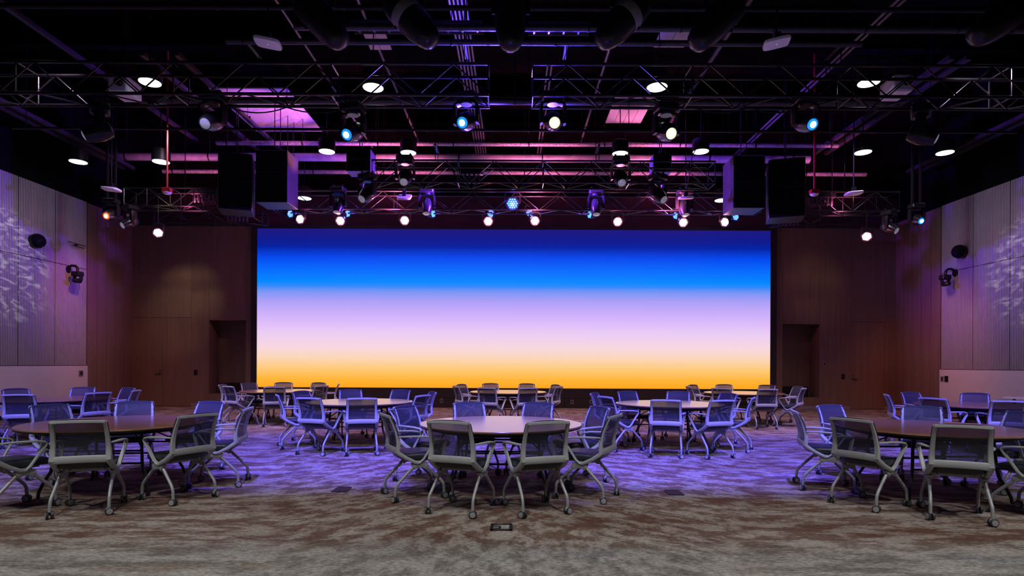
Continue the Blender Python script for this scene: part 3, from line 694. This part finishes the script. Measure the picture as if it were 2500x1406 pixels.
FRONT = [(243, 322, 'left one', 'black moving-head spotlight facing left, leftmost under the front truss', (-0.75,-0.5,-0.45), 'lens'),
    (519, 296, '', 'black moving head with unlit glassy lens, second from left under front truss', (-0.1,-0.85,-0.5), 'lens'),
    (862, 322, '', 'black moving head with cyan beam above the small hanging box, front truss', (-0.22,-0.8,-0.5), 'e_cyan'),
    (1138, 296, '', 'black moving head with cyan beam left of the centre gap', (-0.2,-0.85,-0.45), 'e_cyan'),
    (1350, 296, '', 'black moving head with white beam right of the centre gap', (0.06,-0.85,-0.45), 'e_white'),
    (1626, 322, '', 'black moving head with the brightest white beam, right of centre', (0.15,-0.85,-0.45), 'e_white'),
    (1966, 300, '', 'black moving head with cyan beam, right part of the front truss', (0.08,-0.85,-0.45), 'e_cyan'),
    (2248, 330, '', 'black moving-head spotlight facing right, rightmost under the front truss', (0.75,-0.5,-0.45), 'lens')]
for px, py, _, lab, aim, ln in FRONT: moving_head(px, py, fd, lab, aim, ln, 1.05, T1B-0.02)
SL = zpx(460, 503, 15.6); SR = zpx(2040, 515, 15.6)
SECOND = [(989, 432, 13.72, 'black moving head on the middle truss, left, pointing down at us', (0.0,-0.7,-0.7), 1.02, T2T, 0.28),
    (1515, 434, 13.72, 'black moving head on the middle truss, right, pointing down at us', (0.0,-0.7,-0.7), 1.02, T2T, 0.28),
    (897, 474, 14.25, 'black moving head angled left, at the left end of middle truss', (-0.35,-0.6,-0.6), 1.05, T2B, 0),
    (1606, 476, 14.25, 'black moving head angled right, at the right end of middle truss', (0.4,-0.6,-0.6), 1.05, T2B, 0),
    (1042, 503, 15.9, 'slim black moving head tilted steeply down, left of the centre pars', (0.0,-0.35,-0.95), 1.0, T3T, 0.3),
    (1455, 505, 15.9, 'slim black moving head tilted steeply down, right of the centre pars', (0.0,-0.35,-0.95), 1.0, T3T, 0.3),
    (826, 500, 15.9, 'slim black moving head tilted down beside the left pink par', (-0.05,-0.35,-0.95), 1.0, T3T, 0.3),
    (1671, 506, 15.9, 'slim black moving head tilted down beside the right pink par', (0.05,-0.35,-0.95), 1.0, T3T, 0.3),
    (318, 543, 15.6, 'black moving head facing left near the left rear corner', (-0.4,-0.7,-0.5), 0.95, SL, 0),
    (2170, 556, 15.6, 'black moving head facing right near the right rear corner', (0.4,-0.7,-0.5), 0.95, SR, 0)]
for px, py, d, lab, aim, s, zt, rc in SECOND: moving_head(px, py, d, lab, aim, 'lens', s, zt, rc)
moving_head(272, 524, 15.0, 'black moving head with glaring orange beam, left rear corner', (0.0,-0.9,-0.4), 'e_orange', 0.85, CEIL)
moving_head(2237, 536, 15.0, 'black moving head with glaring blue beam, right rear corner', (0.0,-0.9,-0.4), 'e_cyan', 0.85, CEIL)

# big wash barrels over the front, cut by the top of the picture
for px, py, up, lab in ((838, 108, (-0.55,0.1,0.62), 'big dark barrel lamp at the top edge, left of three near the conduits'), (1060, 106, (-0.60,0.1,0.66), 'big dark barrel lamp with grey band, just left of the conduit bundle'),
                    (1246, 120, (0.0,0.15,1.0), 'big dark barrel lamp at the top edge, in the very middle'), (1464, 108, (0.60,0.1,0.66), 'big dark barrel lamp with grey band, first right of the middle'),
                    (1692, 112, (0.62,0.1,0.66), 'big dark barrel lamp at the top edge, left of the white access point'), (2376, 94, (0.72,0.1,0.5), 'big dark barrel lamp in the top right corner')):
    p = at(px, py, 8.4); t = thing('barrel_lamp', lab, 'spotlight', p); a = Vector(up).normalized()
    part('housing', MB().lathe([(0.03,0.0),(0.10,0.012),(0.15,0.06),(0.185,0.16),(0.215,0.32),(0.225,0.50),(0.225,0.78),(0.20,0.90),(0.12,0.95)], axis=a, n=28), M['blackmetal'], t)
    if px in (1060, 1464): part('lit_vent_band', MB().lathe([(0.2275,0.52),(0.231,0.53),(0.231,0.66),(0.2275,0.67)], axis=a, n=28, caps=False), M['legmetal'], t)  # pale ring: vent part, with the pendant light on it put into its grey
    yb = MB(); c = a*0.55; side = a.cross(Vector((0,1,0))).normalized()
    yb.sweep([c+side*0.24, c+side*0.26+Vector((0,0.05,0.3)), c+Vector((0,0.05,0.55)), c-side*0.26+Vector((0,0.05,0.3)), c-side*0.24], 0.012, 0.035, (0,1,0), rect=True)
    yb.cyl(c+Vector((0,0.05,0.53)), c+Vector((0,0.05,CEIL-p.z-c.z+0.01)), 0.025, 8)
    part('yoke', yb, M['black'], t)

# ------------------------------------------------------------------ LED pars
def led_par(px, py, d, label, aim, kind, r=0.13, glow=None, ztop=None):
    p = at(px, py, d); t = thing('par_light', label, 'stage light', p); a = Vector(aim).normalized()
    can = part('can', MB().lathe([(r*0.55,-0.22),(r*0.85,-0.18),(r,-0.10),(r*1.02,0.0),(r*1.02,0.025),(r*0.93,0.03),(r*0.9,0.01)], axis=a, n=24), M['blackmetal'], t)
    face = {'pink': 'e_pink', 'pinkdim': 'e_pink', 'blue': 'e_blueface'}[kind]
    part('face', MB().lathe([(r*0.90,0.008),(r*0.6,0.014),(0.0005,0.015)], axis=a, n=24), M[face], can)
    o1 = a.orthogonal().normalized(); o1 = Vector((1,0,0)) - a*a.x; o1.normalize(); o2 = a.cross(o1); lb = MB(); q = r*0.34
    for i in range(-2, 3):
        for j in range(-2, 3):
            u = (i + 0.5*(j % 2))*q; v = j*q*0.88
            if u*u+v*v < (r*0.82)**2: lb.lathe([(q*0.43,0.012),(q*0.36,0.022),(0.0005,0.026)], a*0.0+o1*u+o2*v, a, 8)
    part('led_lens', lb, M[{'blue': 'e_led', 'pink': 'e_pinkled', 'pinkdim': 'e_pinkled'}[kind]], can)
    zt = (ztop + 0.03 - p.z) if ztop else 0.36
    br = MB(); br.sweep([(-r*1.12,0,0),(-r*1.12,0,r*1.5),(-r*0.6,0,r*1.75),(r*0.6,0,r*1.75),(r*1.12,0,r*1.5),(r*1.12,0,0)], 0.006, 0.02, (0,1,0), rect=True)
    br.cyl((0,0,r*1.75), (0,0,max(zt, r*2)), 0.014, 8)
    part('bracket', br, M['blackmetal'], t)
    if glow:
        e, col = glow; q = p + a*0.16
        light('par_glow', 'POINT', q, e, col, shadow_soft_size=0.08)
    return t
PK = (1.0, 0.22, 0.42)
toward = (0, -0.9, -0.42)
for px, py, d, lab, aim, kind, e in (
    (386, 568, 15.6, 'pink par lamp hanging over the left timber wall', (0.45,-0.75,-0.5), 'pinkdim', 10),
    (732, 535, 16.2, 'pink par lamp turned right, under the left loudspeaker', (0.72,-0.6,-0.3), 'pinkdim', 14),
    (831, 539, 16.2, 'glowing pink par lamp, second from left over the screen', toward, 'pink', 30),
    (988, 538, 16.2, 'glaring pink par lamp under the left white access point', toward, 'pink', 38),
    (1192, 540, 16.2, 'glaring pink par lamp left of the centre blue par', toward, 'pink', 42),
    (1306, 539, 16.2, 'glaring pink par lamp right of the centre blue par', toward, 'pink', 42),
    (1508, 541, 16.2, 'glaring pink par lamp right of centre, third from right', toward, 'pink', 38),
    (1668, 543, 16.2, 'glowing pink par lamp under the right white access point', toward, 'pink', 30),
    (1770, 542, 16.2, 'pink par lamp turned left, under the right loudspeaker', (-0.72,-0.6,-0.3), 'pinkdim', 14),
    (2116, 577, 15.6, 'pink par lamp hanging over the right timber wall', (-0.45,-0.75,-0.5), 'pinkdim', 10)):
    led_par(px, py, d, lab, aim, kind, 0.135, (e, PK), T3B if 640 < px < 1880 else (SL if px < 640 else SR))
BL = (0.14, 0.10, 1.0)
for px, py, d, lab, aim, e in (
    (1251, 497, 16.2, 'round blue LED par facing us in the very middle over the screen', (0,-0.98,-0.05), 30),
    (1198, 521, 16.65, 'blue LED par just above the pink lamp left of centre', (0.1,-0.8,-0.6), 12),
    (1293, 519, 16.65, 'blue LED par just above the pink lamp right of centre', (-0.1,-0.8,-0.6), 12),
    (848, 521, 16.65, 'blue LED par turned right beside the second pink lamp from left', (0.85,-0.5,-0.3), 8),
    (1650, 526, 16.65, 'blue LED par turned left beside the right tilted moving head', (-0.85,-0.5,-0.3), 8),
    (1057, 522, 16.65, 'blue LED par turned right behind the left slim moving head', (0.85,-0.5,-0.2), 5),
    (1440, 524, 16.65, 'blue LED par turned left behind the right slim moving head', (-0.85,-0.5,-0.2), 5),
    (708, 522, 16.65, 'blue LED par under the left loudspeaker', (0.85,-0.5,-0.25), 8),
    (1797, 529, 16.65, 'blue LED par under the right loudspeaker', (-0.85,-0.5,-0.25), 8)):
    led_par(px, py, d, lab, aim, 'blue', 0.185 if px == 1251 else 0.115, (e, BL), T3B)
# stage light that rakes the roof: pink from the rear pars, blue from the centre
for x in (-8.6, -3.4, 0.6, 4.2, 8.6):
    light('pink_uplight', 'SPOT', (x, 15.6, 5.3), 950 if abs(x) < 8 else 520, (1.0, 0.18, 0.44), (x*1.08, 17.2, 7.8), spot_size=math.radians(84), spot_blend=0.9, shadow_soft_size=0.12)
for x, tx, ty, e in ((-0.5, -1.0, 9.4, 5000), (0.7, 1.2, 9.8, 1800), (-8.2, -9.4, 12.5, 110), (7.5, 8.8, 13.0, 130)):
    light('blue_uplight', 'SPOT', (x, 13.6, 5.0), e, (0.10, 0.04, 1.0), (tx, ty, 8.0), spot_size=math.radians(56), spot_blend=0.9, shadow_soft_size=0.1)

light('panel_fill', 'SPOT', (-4.7, 15.0, 5.9), 520, (1.0, 0.24, 0.52), (-6.7, 15.8, 8.2), spot_size=math.radians(48), spot_blend=0.5, shadow_soft_size=0.1)  # added spot without a fixture, brightens the left deck panel
light('panel_fill', 'SPOT', (2.4, 15.1, 5.4), 260, (1.0, 0.24, 0.50), (3.05, 15.8, 8.2), spot_size=math.radians(26), spot_blend=0.5, shadow_soft_size=0.1)  # another added spot, for the small right deck panel
for s_ in (-1, 1):
    light('blue_side', 'SPOT', (s_*1.2, 15.45, 5.9), 3600, (0.20, 0.04, 1.0), (s_*6.5, 15.7, 6.5), spot_size=math.radians(62), spot_blend=0.8, shadow_soft_size=0.1)
# ------------------------------------------------------------------ loudspeakers
def line_array(px0, px1, py0, py1, d, dep, yaw, lab, tilt=0.0):
    a, b = at(px0, py0, d), at(px1, py1, d); w_ = b.x-a.x; h_ = a.z-b.z
    t = thing('hanging_loudspeaker', lab, 'speaker', ((a.x+b.x)/2, d, b.z), yaw); g = 0.006
    for i in range(2):
        z0, z1 = h_*i/2+g/2, h_*(i+1)/2-g/2
        c = part('cabinet', MB().bbox(-w_/2, w_/2, 0.0, dep, z0, z1, 0.012), M['spkside'], t, smooth=False)
        part('grille', MB().bbox(-w_/2+0.01, w_/2-0.01, -0.012, 0.004, z0+0.01, z1-0.01, 0.004), M['grille'], c, smooth=False)
    part('rigging_frame', MB().box(-w_*0.4, w_*0.4, dep*0.2, dep*0.3, h_, h_+0.05).box(-w_*0.4, w_*0.4, dep*0.7, dep*0.8, h_, h_+0.05).cyl((0,dep*0.25,h_), (0,dep*0.25,CEIL-b.z), 0.012, 8).cyl((0,dep*0.75,h_), (0,dep*0.75,CEIL-b.z), 0.012, 8), M['blackmetal'], t, smooth=False)
    return t
line_array(624, 702, 366, 494, 15.0, 0.74, 0.0, 'tall black hanging loudspeaker left of the screen, with violet-lit side')
line_array(1790, 1868, 380, 508, 15.0, 0.74, 0.0, 'tall black hanging loudspeaker right of the screen, with violet-lit side')
line_array(536, 612, 372, 512, 15.1, 0.74, 0.32, 'dark turned loudspeaker hanging outside the left loudspeaker')
line_array(1880, 1962, 386, 530, 15.1, 0.74, -0.32, 'dark turned loudspeaker hanging outside the right loudspeaker')
line_array(845, 905, 363, 418, 14.9, 0.5, 0.0, 'small black hanging loudspeaker under the cyan spotlight')
line_array(1594, 1640, 378, 420, 14.9, 0.4, 0.0, 'small black hanging loudspeaker under the brightest white spotlight')

# ------------------------------------------------------------------ pendants
def pendant(px, py, d, lab, r=0.20, h=0.30):
    p = at(px, py, d); t = thing('pendant_downlight', lab, 'lamp', p)
    part('housing', MB().lathe([(r*1.0,0.0),(r*1.06,0.0),(r*1.06,h),(r*0.9,h+0.02),(0.05,h+0.03)], n=32), M['black'], t)
    part('diffuser', MB().lathe([(r*0.97,-0.010),(r*0.99,0.002)], n=32), M['e_disc'], t)
    part('stem', MB().cyl((0,0,h), (0,0,CEIL-p.z), 0.012, 8), M['blackmetal'], t)
for px, py, d, lab in ((191, 395, 15.0, 'lit round downlight, farthest left of the lower row'), (393, 395, 15.0, 'lit round downlight crossed by the red pipe on the left'), (798, 370, 15.2, 'lit round downlight left of the cyan spotlight'),
    (997, 373, 15.2, 'lit round downlight above the left middle moving head'), (1514, 375, 15.2, 'lit round downlight above the right middle moving head'), (1711, 370, 15.2, 'lit round downlight left of the right loudspeaker'),
    (2107, 372, 15.0, 'lit round downlight right of the right red pipe'), (2307, 373, 15.0, 'lit round downlight, farthest right of the lower row'),
    (366, 201, 11.6, 'lit round downlight seen through the front truss, far left'), (911, 214, 11.6, 'bright downlight seen through the front truss, left of centre'), (1604, 213, 11.6, 'bright downlight seen through the front truss, right of centre'),
    (2121, 202, 11.6, 'lit round downlight seen through the front truss, far right'), (743, 484, 17.4, 'dim downlight low behind the left loudspeaker'), (1762, 489, 17.4, 'dim downlight low behind the right loudspeaker')):
    pendant(px, py, d, lab)
for px, py, lab in ((302, 214, 'pale projector housing behind the front truss, far left'), (2192, 212, 'pale projector housing behind the front truss, far right')):
    p = at(px, py, 11.8); t = thing('projector', lab, 'projector', p)
    part('body', MB().bbox(-0.19,0.19,-0.2,0.3,-0.17,0.17,0.03), M['white'], t); part('lens', MB().lathe([(0.07,0),(0.07,0.08),(0.05,0.08)], (0.05,-0.2,0), (0,-1,0), 18), M['blackmetal'], t)
    part('stem', MB().cyl((0,0,0.17), (0,0,CEIL-p.z), 0.02, 8), M['blackmetal'], t)

# ------------------------------------------------------------------ access points, sprinklers
def access_point(px, py, d, lab, tilt):
    p = at(px, py, d); t = thing('access_point', lab, 'access point', p)
    o = part('cover', MB().superslab(0,0,0.19,0.19,[(0.03,-0.03),(0.008,-0.028),(0.0,-0.012),(0.0,0.012),(0.012,0.025)],5.0,32), M['white'], t, rot=tilt)
    part('status_light', MB().lathe([(0.006,-0.031),(0.005,-0.033)], (0.0,0.0,0), n=8), M['e_slot'], o)
    part('bracket', MB().cbox((0,0,0.085),0.09,0.09,0.13), M['blackmetal'], t, smooth=False)
    part('stem', MB().cyl((0,0,0.14), (0,0,CEIL-p.z), 0.014, 8), M['blackmetal'], t)
access_point(654, 104, 9.0, 'white square access point hanging at the upper left', (0.12,0.1,0.2))
access_point(1896, 104, 9.0, 'white square access point hanging at the upper right', (0.12,-0.1,-0.3))
access_point(272, 462, 14.6, 'white square access point hanging above the orange beam', (0.05,0.05,0.2))
access_point(2084, 472, 14.6, 'white square access point hanging right of the red alarm', (0.05,-0.05,-0.2))
access_point(987, 481, 15.65, 'white square access point over the pink par, left of centre', (0.55,0,0.0))
access_point(1674, 483, 15.2, 'white square access point over the pink par, right of centre', (0.2,0,-0.2))
for px, py, d, lab in ((408, 466, 14.2, 'red fire alarm on a red drop pipe, left'), (1988, 470, 14.2, 'red fire alarm on a red drop pipe, right')):
    p = at(px, py, d); t = thing('fire_alarm', lab, 'alarm', p)
    part('drop_pipe', MB().cyl((0,0,0.06), (0,0,CEIL-p.z), 0.022, 10), M['red'], t)
    part('box', MB().bbox(-0.10,0.10,-0.07,0.07,-0.04,0.07,0.01), M['red'], t)
    part('dome', MB().lathe([(0.02,-0.09),(0.07,-0.075),(0.10,-0.05),(0.10,-0.035)], n=20), M['white'], t)

# ------------------------------------------------------------------ roof services
def run_y(x, z, y0, y1, r, lab, m='conduit', name='ceiling_conduit', cat='conduit', n=1, gap=0.06, rect=False):
    t = thing(name, lab, cat, (x, 0, z))
    for i in range(n):
        mb = MB()
        if rect: mb.box(i*gap-r, i*gap+r, y0, y1, -r*0.8, r*0.8)
        else: mb.cyl((i*gap,y0,0), (i*gap,y1,0), r, 8)
        part('conduit' if not rect else 'channel', mb, M[m], t, smooth=not rect)
    xa, xb = sorted((0, (n-1)*gap)); y = y0+0.8
    cm = MB().box(xa-r-0.02, xb+r+0.02, 0, 0.03, r*0.6, r+0.02).cyl(((n-1)*gap/2, 0.015, r), ((n-1)*gap/2, 0.015, CEIL-z+0.01), 0.006, 6).mesh('clip', M['blackmetal'], False)
    while y < y1: obj('clip', cm, t, (0,y,0)); y += 2.4
run_y(-1.20, 8.0, 6.5, 18.5, 0.022, 'bundle of five blue-lit conduits running to the screen', n=5, gap=0.075)
run_y(0.72, 8.0, 13.0, 18.5, 0.022, 'pair of pink-lit conduits right of the middle', n=2, gap=0.09)
run_y(-4.35, 8.0, 6.5, 18.0, 0.026, 'single conduit running from the left access point to the screen')
run_y(6.90, 8.0, 9.2, 18.5, 0.026, 'pair of violet conduits running down to the right loudspeaker', n=2, gap=0.12)
run_y(-9.45, 8.0, 8.0, 17.5, 0.05, 'reddish strut channel near the left wall', 'strut', 'strut_channel', 'channel', rect=True)
run_y(-6.9, 7.7, 12.0, 17.5, 0.05, 'violet-lit strut channel above the left loudspeaker', 'strut', 'strut_channel', 'channel', rect=True)
run_y(-7.6, 7.7, 12.0, 17.5, 0.05, 'blue-lit strut channel left of the left loudspeaker', 'strut', 'strut_channel', 'channel', rect=True)
run_y(8.9, 7.7, 12.0, 17.5, 0.06, 'blue-lit strut channel right of the right loudspeaker', 'strut', 'strut_channel', 'channel', n=2, gap=0.35, rect=True)
run_y(-11.3, 7.0, 9.0, 17.0, 0.05, 'blue-lit strut channel along the left wall', 'strut', 'strut_channel', 'channel', n=2, gap=0.3, rect=True)
run_y(11.65, 7.0, 9.0, 17.0, 0.05, 'blue-lit strut channel along the right wall', 'strut', 'strut_channel', 'channel', n=2, gap=-0.3, rect=True)
run_y(-2.9, 8.1, 9.0, 18.0, 0.03, 'thin conduit over the left half of the trusses', 'conduit')
run_y(2.0, 8.1, 9.5, 18.0, 0.03, 'thin conduit over the right half of the trusses', 'conduit')
run_y(4.3, 8.1, 9.5, 18.0, 0.04, 'strut channel over the brightest white spotlight', 'strut', 'strut_channel', 'channel', rect=True)

def run_x(x0, x1, y, z, r, lab, m='duct', name='ceiling_duct', cat='duct', seams=1.2):
    t = thing(name, lab, cat, (0, y, z))
    part('pipe', MB().cyl((x0,0,0), (x1,0,0), r, 20), M[m], t)
    cm = MB().lathe([(r+0.004,-0.02),(r+0.010,0.0),(r+0.004,0.02)], axis=(1,0,0), n=20).cyl((0,0,r), (0,0,CEIL-z+0.01), 0.008, 6).mesh('collar', M['blackmetal']); x = x0+0.3
    while x < x1: obj('collar', cm, t, (x,0,0)); x += seams
run_x(-11.5, 8.5, 17.0, zpx(1254, 386, 17.0), 0.115, 'long round duct lit pink, behind the middle truss', seams=2.4)
run_x(-8.3, 9.0, 16.4, zpx(1254, 352, 16.4), 0.06, 'lagged pipe lit pink, above the long round duct', 'insul', 'lagged_pipe', 'pipe', 2.1)
run_x(-10.5, 10.5, 17.6, zpx(1254, 422, 17.6), 0.06, 'lagged pipe lit pink, below the long round duct', 'insul', 'lagged_pipe', 'pipe', 2.1)
run_x(-7.5, 8.0, 12.4, zpx(1254, 248, 12.4), 0.07, 'lagged pipe seen under the front truss', 'strut', 'lagged_pipe', 'pipe', 2.4)
run_x(-3.6, 8.5, 9.6, zpx(1254, 68, 9.6), 0.055, 'round duct lit blue and red near the top edge', 'strut', 'ceiling_duct', 'duct', 1.5)
run_x(-5.0, 6.0, 10.2, zpx(1254, 104, 10.2), 0.05, 'slim pipe lit blue just above the front truss', 'strut', 'ceiling_pipe', 'pipe', 1.8)
run_x(-11.0, 11.0, 9.3, zpx(1254, 20, 9.3), 0.04, 'black pipe across the very top of the picture', 'black', 'rigging_pipe', 'pipe', 2.0)
run_x(-11.0, 11.0, 12.9, zpx(1254, 318, 12.9), 0.03, 'black rigging pipe between the front and middle trusses', 'black', 'rigging_pipe', 'pipe', 2.2)
# cable trays
def tray(x0, x1, y, z, lab):
    t = thing('cable_tray', lab, 'cable tray', (0, y, z))
    part('rail', MB().box(x0, x1, -0.16, -0.145, -0.03, 0.03), M['conduit'], t, smooth=False); part('rail', MB().box(x0, x1, 0.145, 0.16, -0.03, 0.03), M['conduit'], t, smooth=False)
    me = MB().box(-0.015, 0.015, -0.15, 0.15, -0.025, -0.01).mesh('rung', M['conduit'], False); x = x0+0.1
    while x < x1: obj('rung', me, t, (x,0,0)); x += 0.25
    part('cables', MB().cyl((x0,-0.08,0.0),(x1,-0.08,0.0),0.02,6).cyl((x0,-0.02,0.0),(x1,-0.02,0.0),0.025,6).cyl((x0,0.06,0.0),(x1,0.06,0.0),0.02,6), M['black'], t)
    part('hanger', MB().cyl((x0+0.3,0.15,0),(x0+0.3,0.15,CEIL-z),0.008,6).cyl((x1-0.3,0.15,0),(x1-0.3,0.15,CEIL-z),0.008,6), M['blackmetal'], t)
p = at(1290, 70, 9.9); q = at(1440, 70, 9.9); tray(p.x, q.x, 9.9, p.z, 'blue-lit cable tray at the top, right of the middle barrel lamp')
p = at(860, 66, 9.9); q = at(1180, 66, 9.9); tray(p.x, q.x, 9.9, p.z, 'violet-lit cable tray at the top, crossing the conduit bundle')
p = at(905, 332, 15.4); q = at(1600, 332, 15.4)
# metal deck panels that catch the pink light
def deck(x0, x1, y0, y1, z, lab):
    t = thing('ceiling_panel', lab, 'panel', (0, 0, z)); n = max(2, round((x1-x0)/0.28)); w_ = (x1-x0)/n
    me = MB().box(0.006, w_-0.006, y0, y1, 0.0, 0.03).mesh('deck_strip', M['deck'], False)
    for i in range(n): obj('deck_strip', me, t, (x0+i*w_,0,0))
    part('hanger', MB().box(x0, x1, y0, y0+0.05, 0.03, 0.08).box(x0, x1, y1-0.05, y1, 0.03, 0.08).cyl(((x0+x1)/2,y0+0.1,0.05),((x0+x1)/2,y0+0.1,CEIL-z),0.01,6).cyl(((x0+x1)/2,y1-0.1,0.05),((x0+x1)/2,y1-0.1,CEIL-z),0.01,6), M['blackmetal'], t, smooth=False)
deck(-7.6, -5.65, 14.6, 17.3, 8.2, 'bright pink-lit ribbed ceiling panel above the left loudspeaker')
deck(2.55, 3.55, 15.0, 16.6, 8.2, 'small pink-lit ribbed ceiling panel right of the middle')
deck(-3.0, -2.55, 11.6, 12.2, 7.9, 'small pink panel seen through the front truss, left of centre')
deck(2.7, 3.3, 10.9, 11.5, 7.6, 'small pink panel seen above the front truss, right of centre')
# roof beams
for i, (y, lab) in enumerate(((7.8, 'nearest black roof beam'), (10.9, 'black roof beam over the front truss'), (13.4, 'black roof beam behind the front truss'), (15.9, 'black roof beam over the middle truss'), (18.2, 'rearmost black roof beam'))):
    mb = MB(); mb.box(-WX, WX, y-0.12, y+0.12, 8.55, 8.58); mb.box(-WX, WX, y-0.012, y+0.012, 8.58, CEIL); mb.box(-WX, WX, y-0.12, y+0.12, CEIL-0.03, CEIL)
    struct('ceiling_beam', mb, M['ceil'])
# equipment on the middle truss: distribution boxes with capsule connectors
for px, py, d, lab in ((1152, 432, 14.2, 'black power box with four connectors in the middle truss'), (500, 480, 15.8, 'black power box with six connectors in the left rear truss'), (2005, 488, 15.8, 'black power box with six connectors in the right rear truss'), (580, 530, 17.3, 'black connector strip left of the screen top'), (1925, 538, 17.3, 'black connector strip right of the screen top')):
    p = at(px, py, d); t = thing('power_box', lab, 'power box', p); n = 4 if px == 1152 else 6
    part('case', MB().bbox(-0.11*n/2-0.05, 0.11*n/2+0.05, -0.05, 0.1, 0.06, 0.18, 0.01), M['black'], t)
    me = MB().lathe([(0.018,-0.16),(0.034,-0.14),(0.036,-0.02),(0.026,0.04),(0.026,0.06)], n=12).mesh('connector', M['spkside'])
    for i in range(n): obj('connector', me, t, (0.11*(i-(n-1)/2),0,0))
# drooping cables
def cable(pts, r, lab):
    P = [at(*q) for q in pts]; out = []
    for i in range(len(P)-1):
        for k in range(8):
            u = k/8; q = P[i].lerp(P[i+1], u); q.z -= 0.10*4*u*(1-u)*min(1, (P[i]-P[i+1]).length); out.append(q)
    out.append(P[-1]); tag(part('cable', MB().sweep(out, r, n=6, ref=(0,0,1)), M['black']), lab, 'cable')
cable([(1720, 300, 14.3), (1690, 380, 14.3), (1672, 470, 15.1)], 0.012, 'black cable looping down to the right white access point')
cable([(560, 262, 10.8), (700, 262, 10.8), (850, 262, 10.8)], 0.012, 'black cable sagging along the front truss, left')
cable([(1690, 262, 10.8), (1830, 262, 10.8), (1960, 262, 10.8)], 0.012, 'black cable sagging along the front truss, right')
# gobo projectors: patterned light thrown on the side walls
def gobo(loc, target, e):
    o = light('gobo_light', 'SPOT', loc, e, (1, 0.95, 0.95), target, spot_size=math.radians(27), spot_blend=0.5, shadow_soft_size=0.01)
    l = o.data; l.use_nodes = True; nt = l.node_tree; em = nt.nodes['Emission']
    tc = nt.nodes.new('ShaderNodeTexCoord'); n = nt.nodes.new('ShaderNodeTexNoise'); n.inputs['Scale'].default_value = 24; n.inputs['Detail'].default_value = 4; n.inputs['Distortion'].default_value = 1.3
    mp = nt.nodes.new('ShaderNodeMapping'); mp.inputs['Scale'].default_value = (1.0, 2.4, 1.0); mp.inputs['Rotation'].default_value = (0, 0, 0.5)
    nt.links.new(tc.outputs['Normal'], mp.inputs['Vector']); nt.links.new(mp.outputs['Vector'], n.inputs['Vector'])
    r = nt.nodes.new('ShaderNodeValToRGB'); r.color_ramp.elements[0].position = 0.50; r.color_ramp.elements[0].color = (0.02, 0.02, 0.02, 1); r.color_ramp.elements[1].position = 0.66
    nt.links.new(n.outputs['Fac'], r.inputs['Fac']); nt.links.new(r.outputs['Color'], em.inputs['Color'])
gobo((-6.8, 10.6, 5.5), (-12.2, 13.7, 3.9), 1500)
gobo((6.8, 10.6, 5.5), (12.2, 13.5, 3.9), 1500)
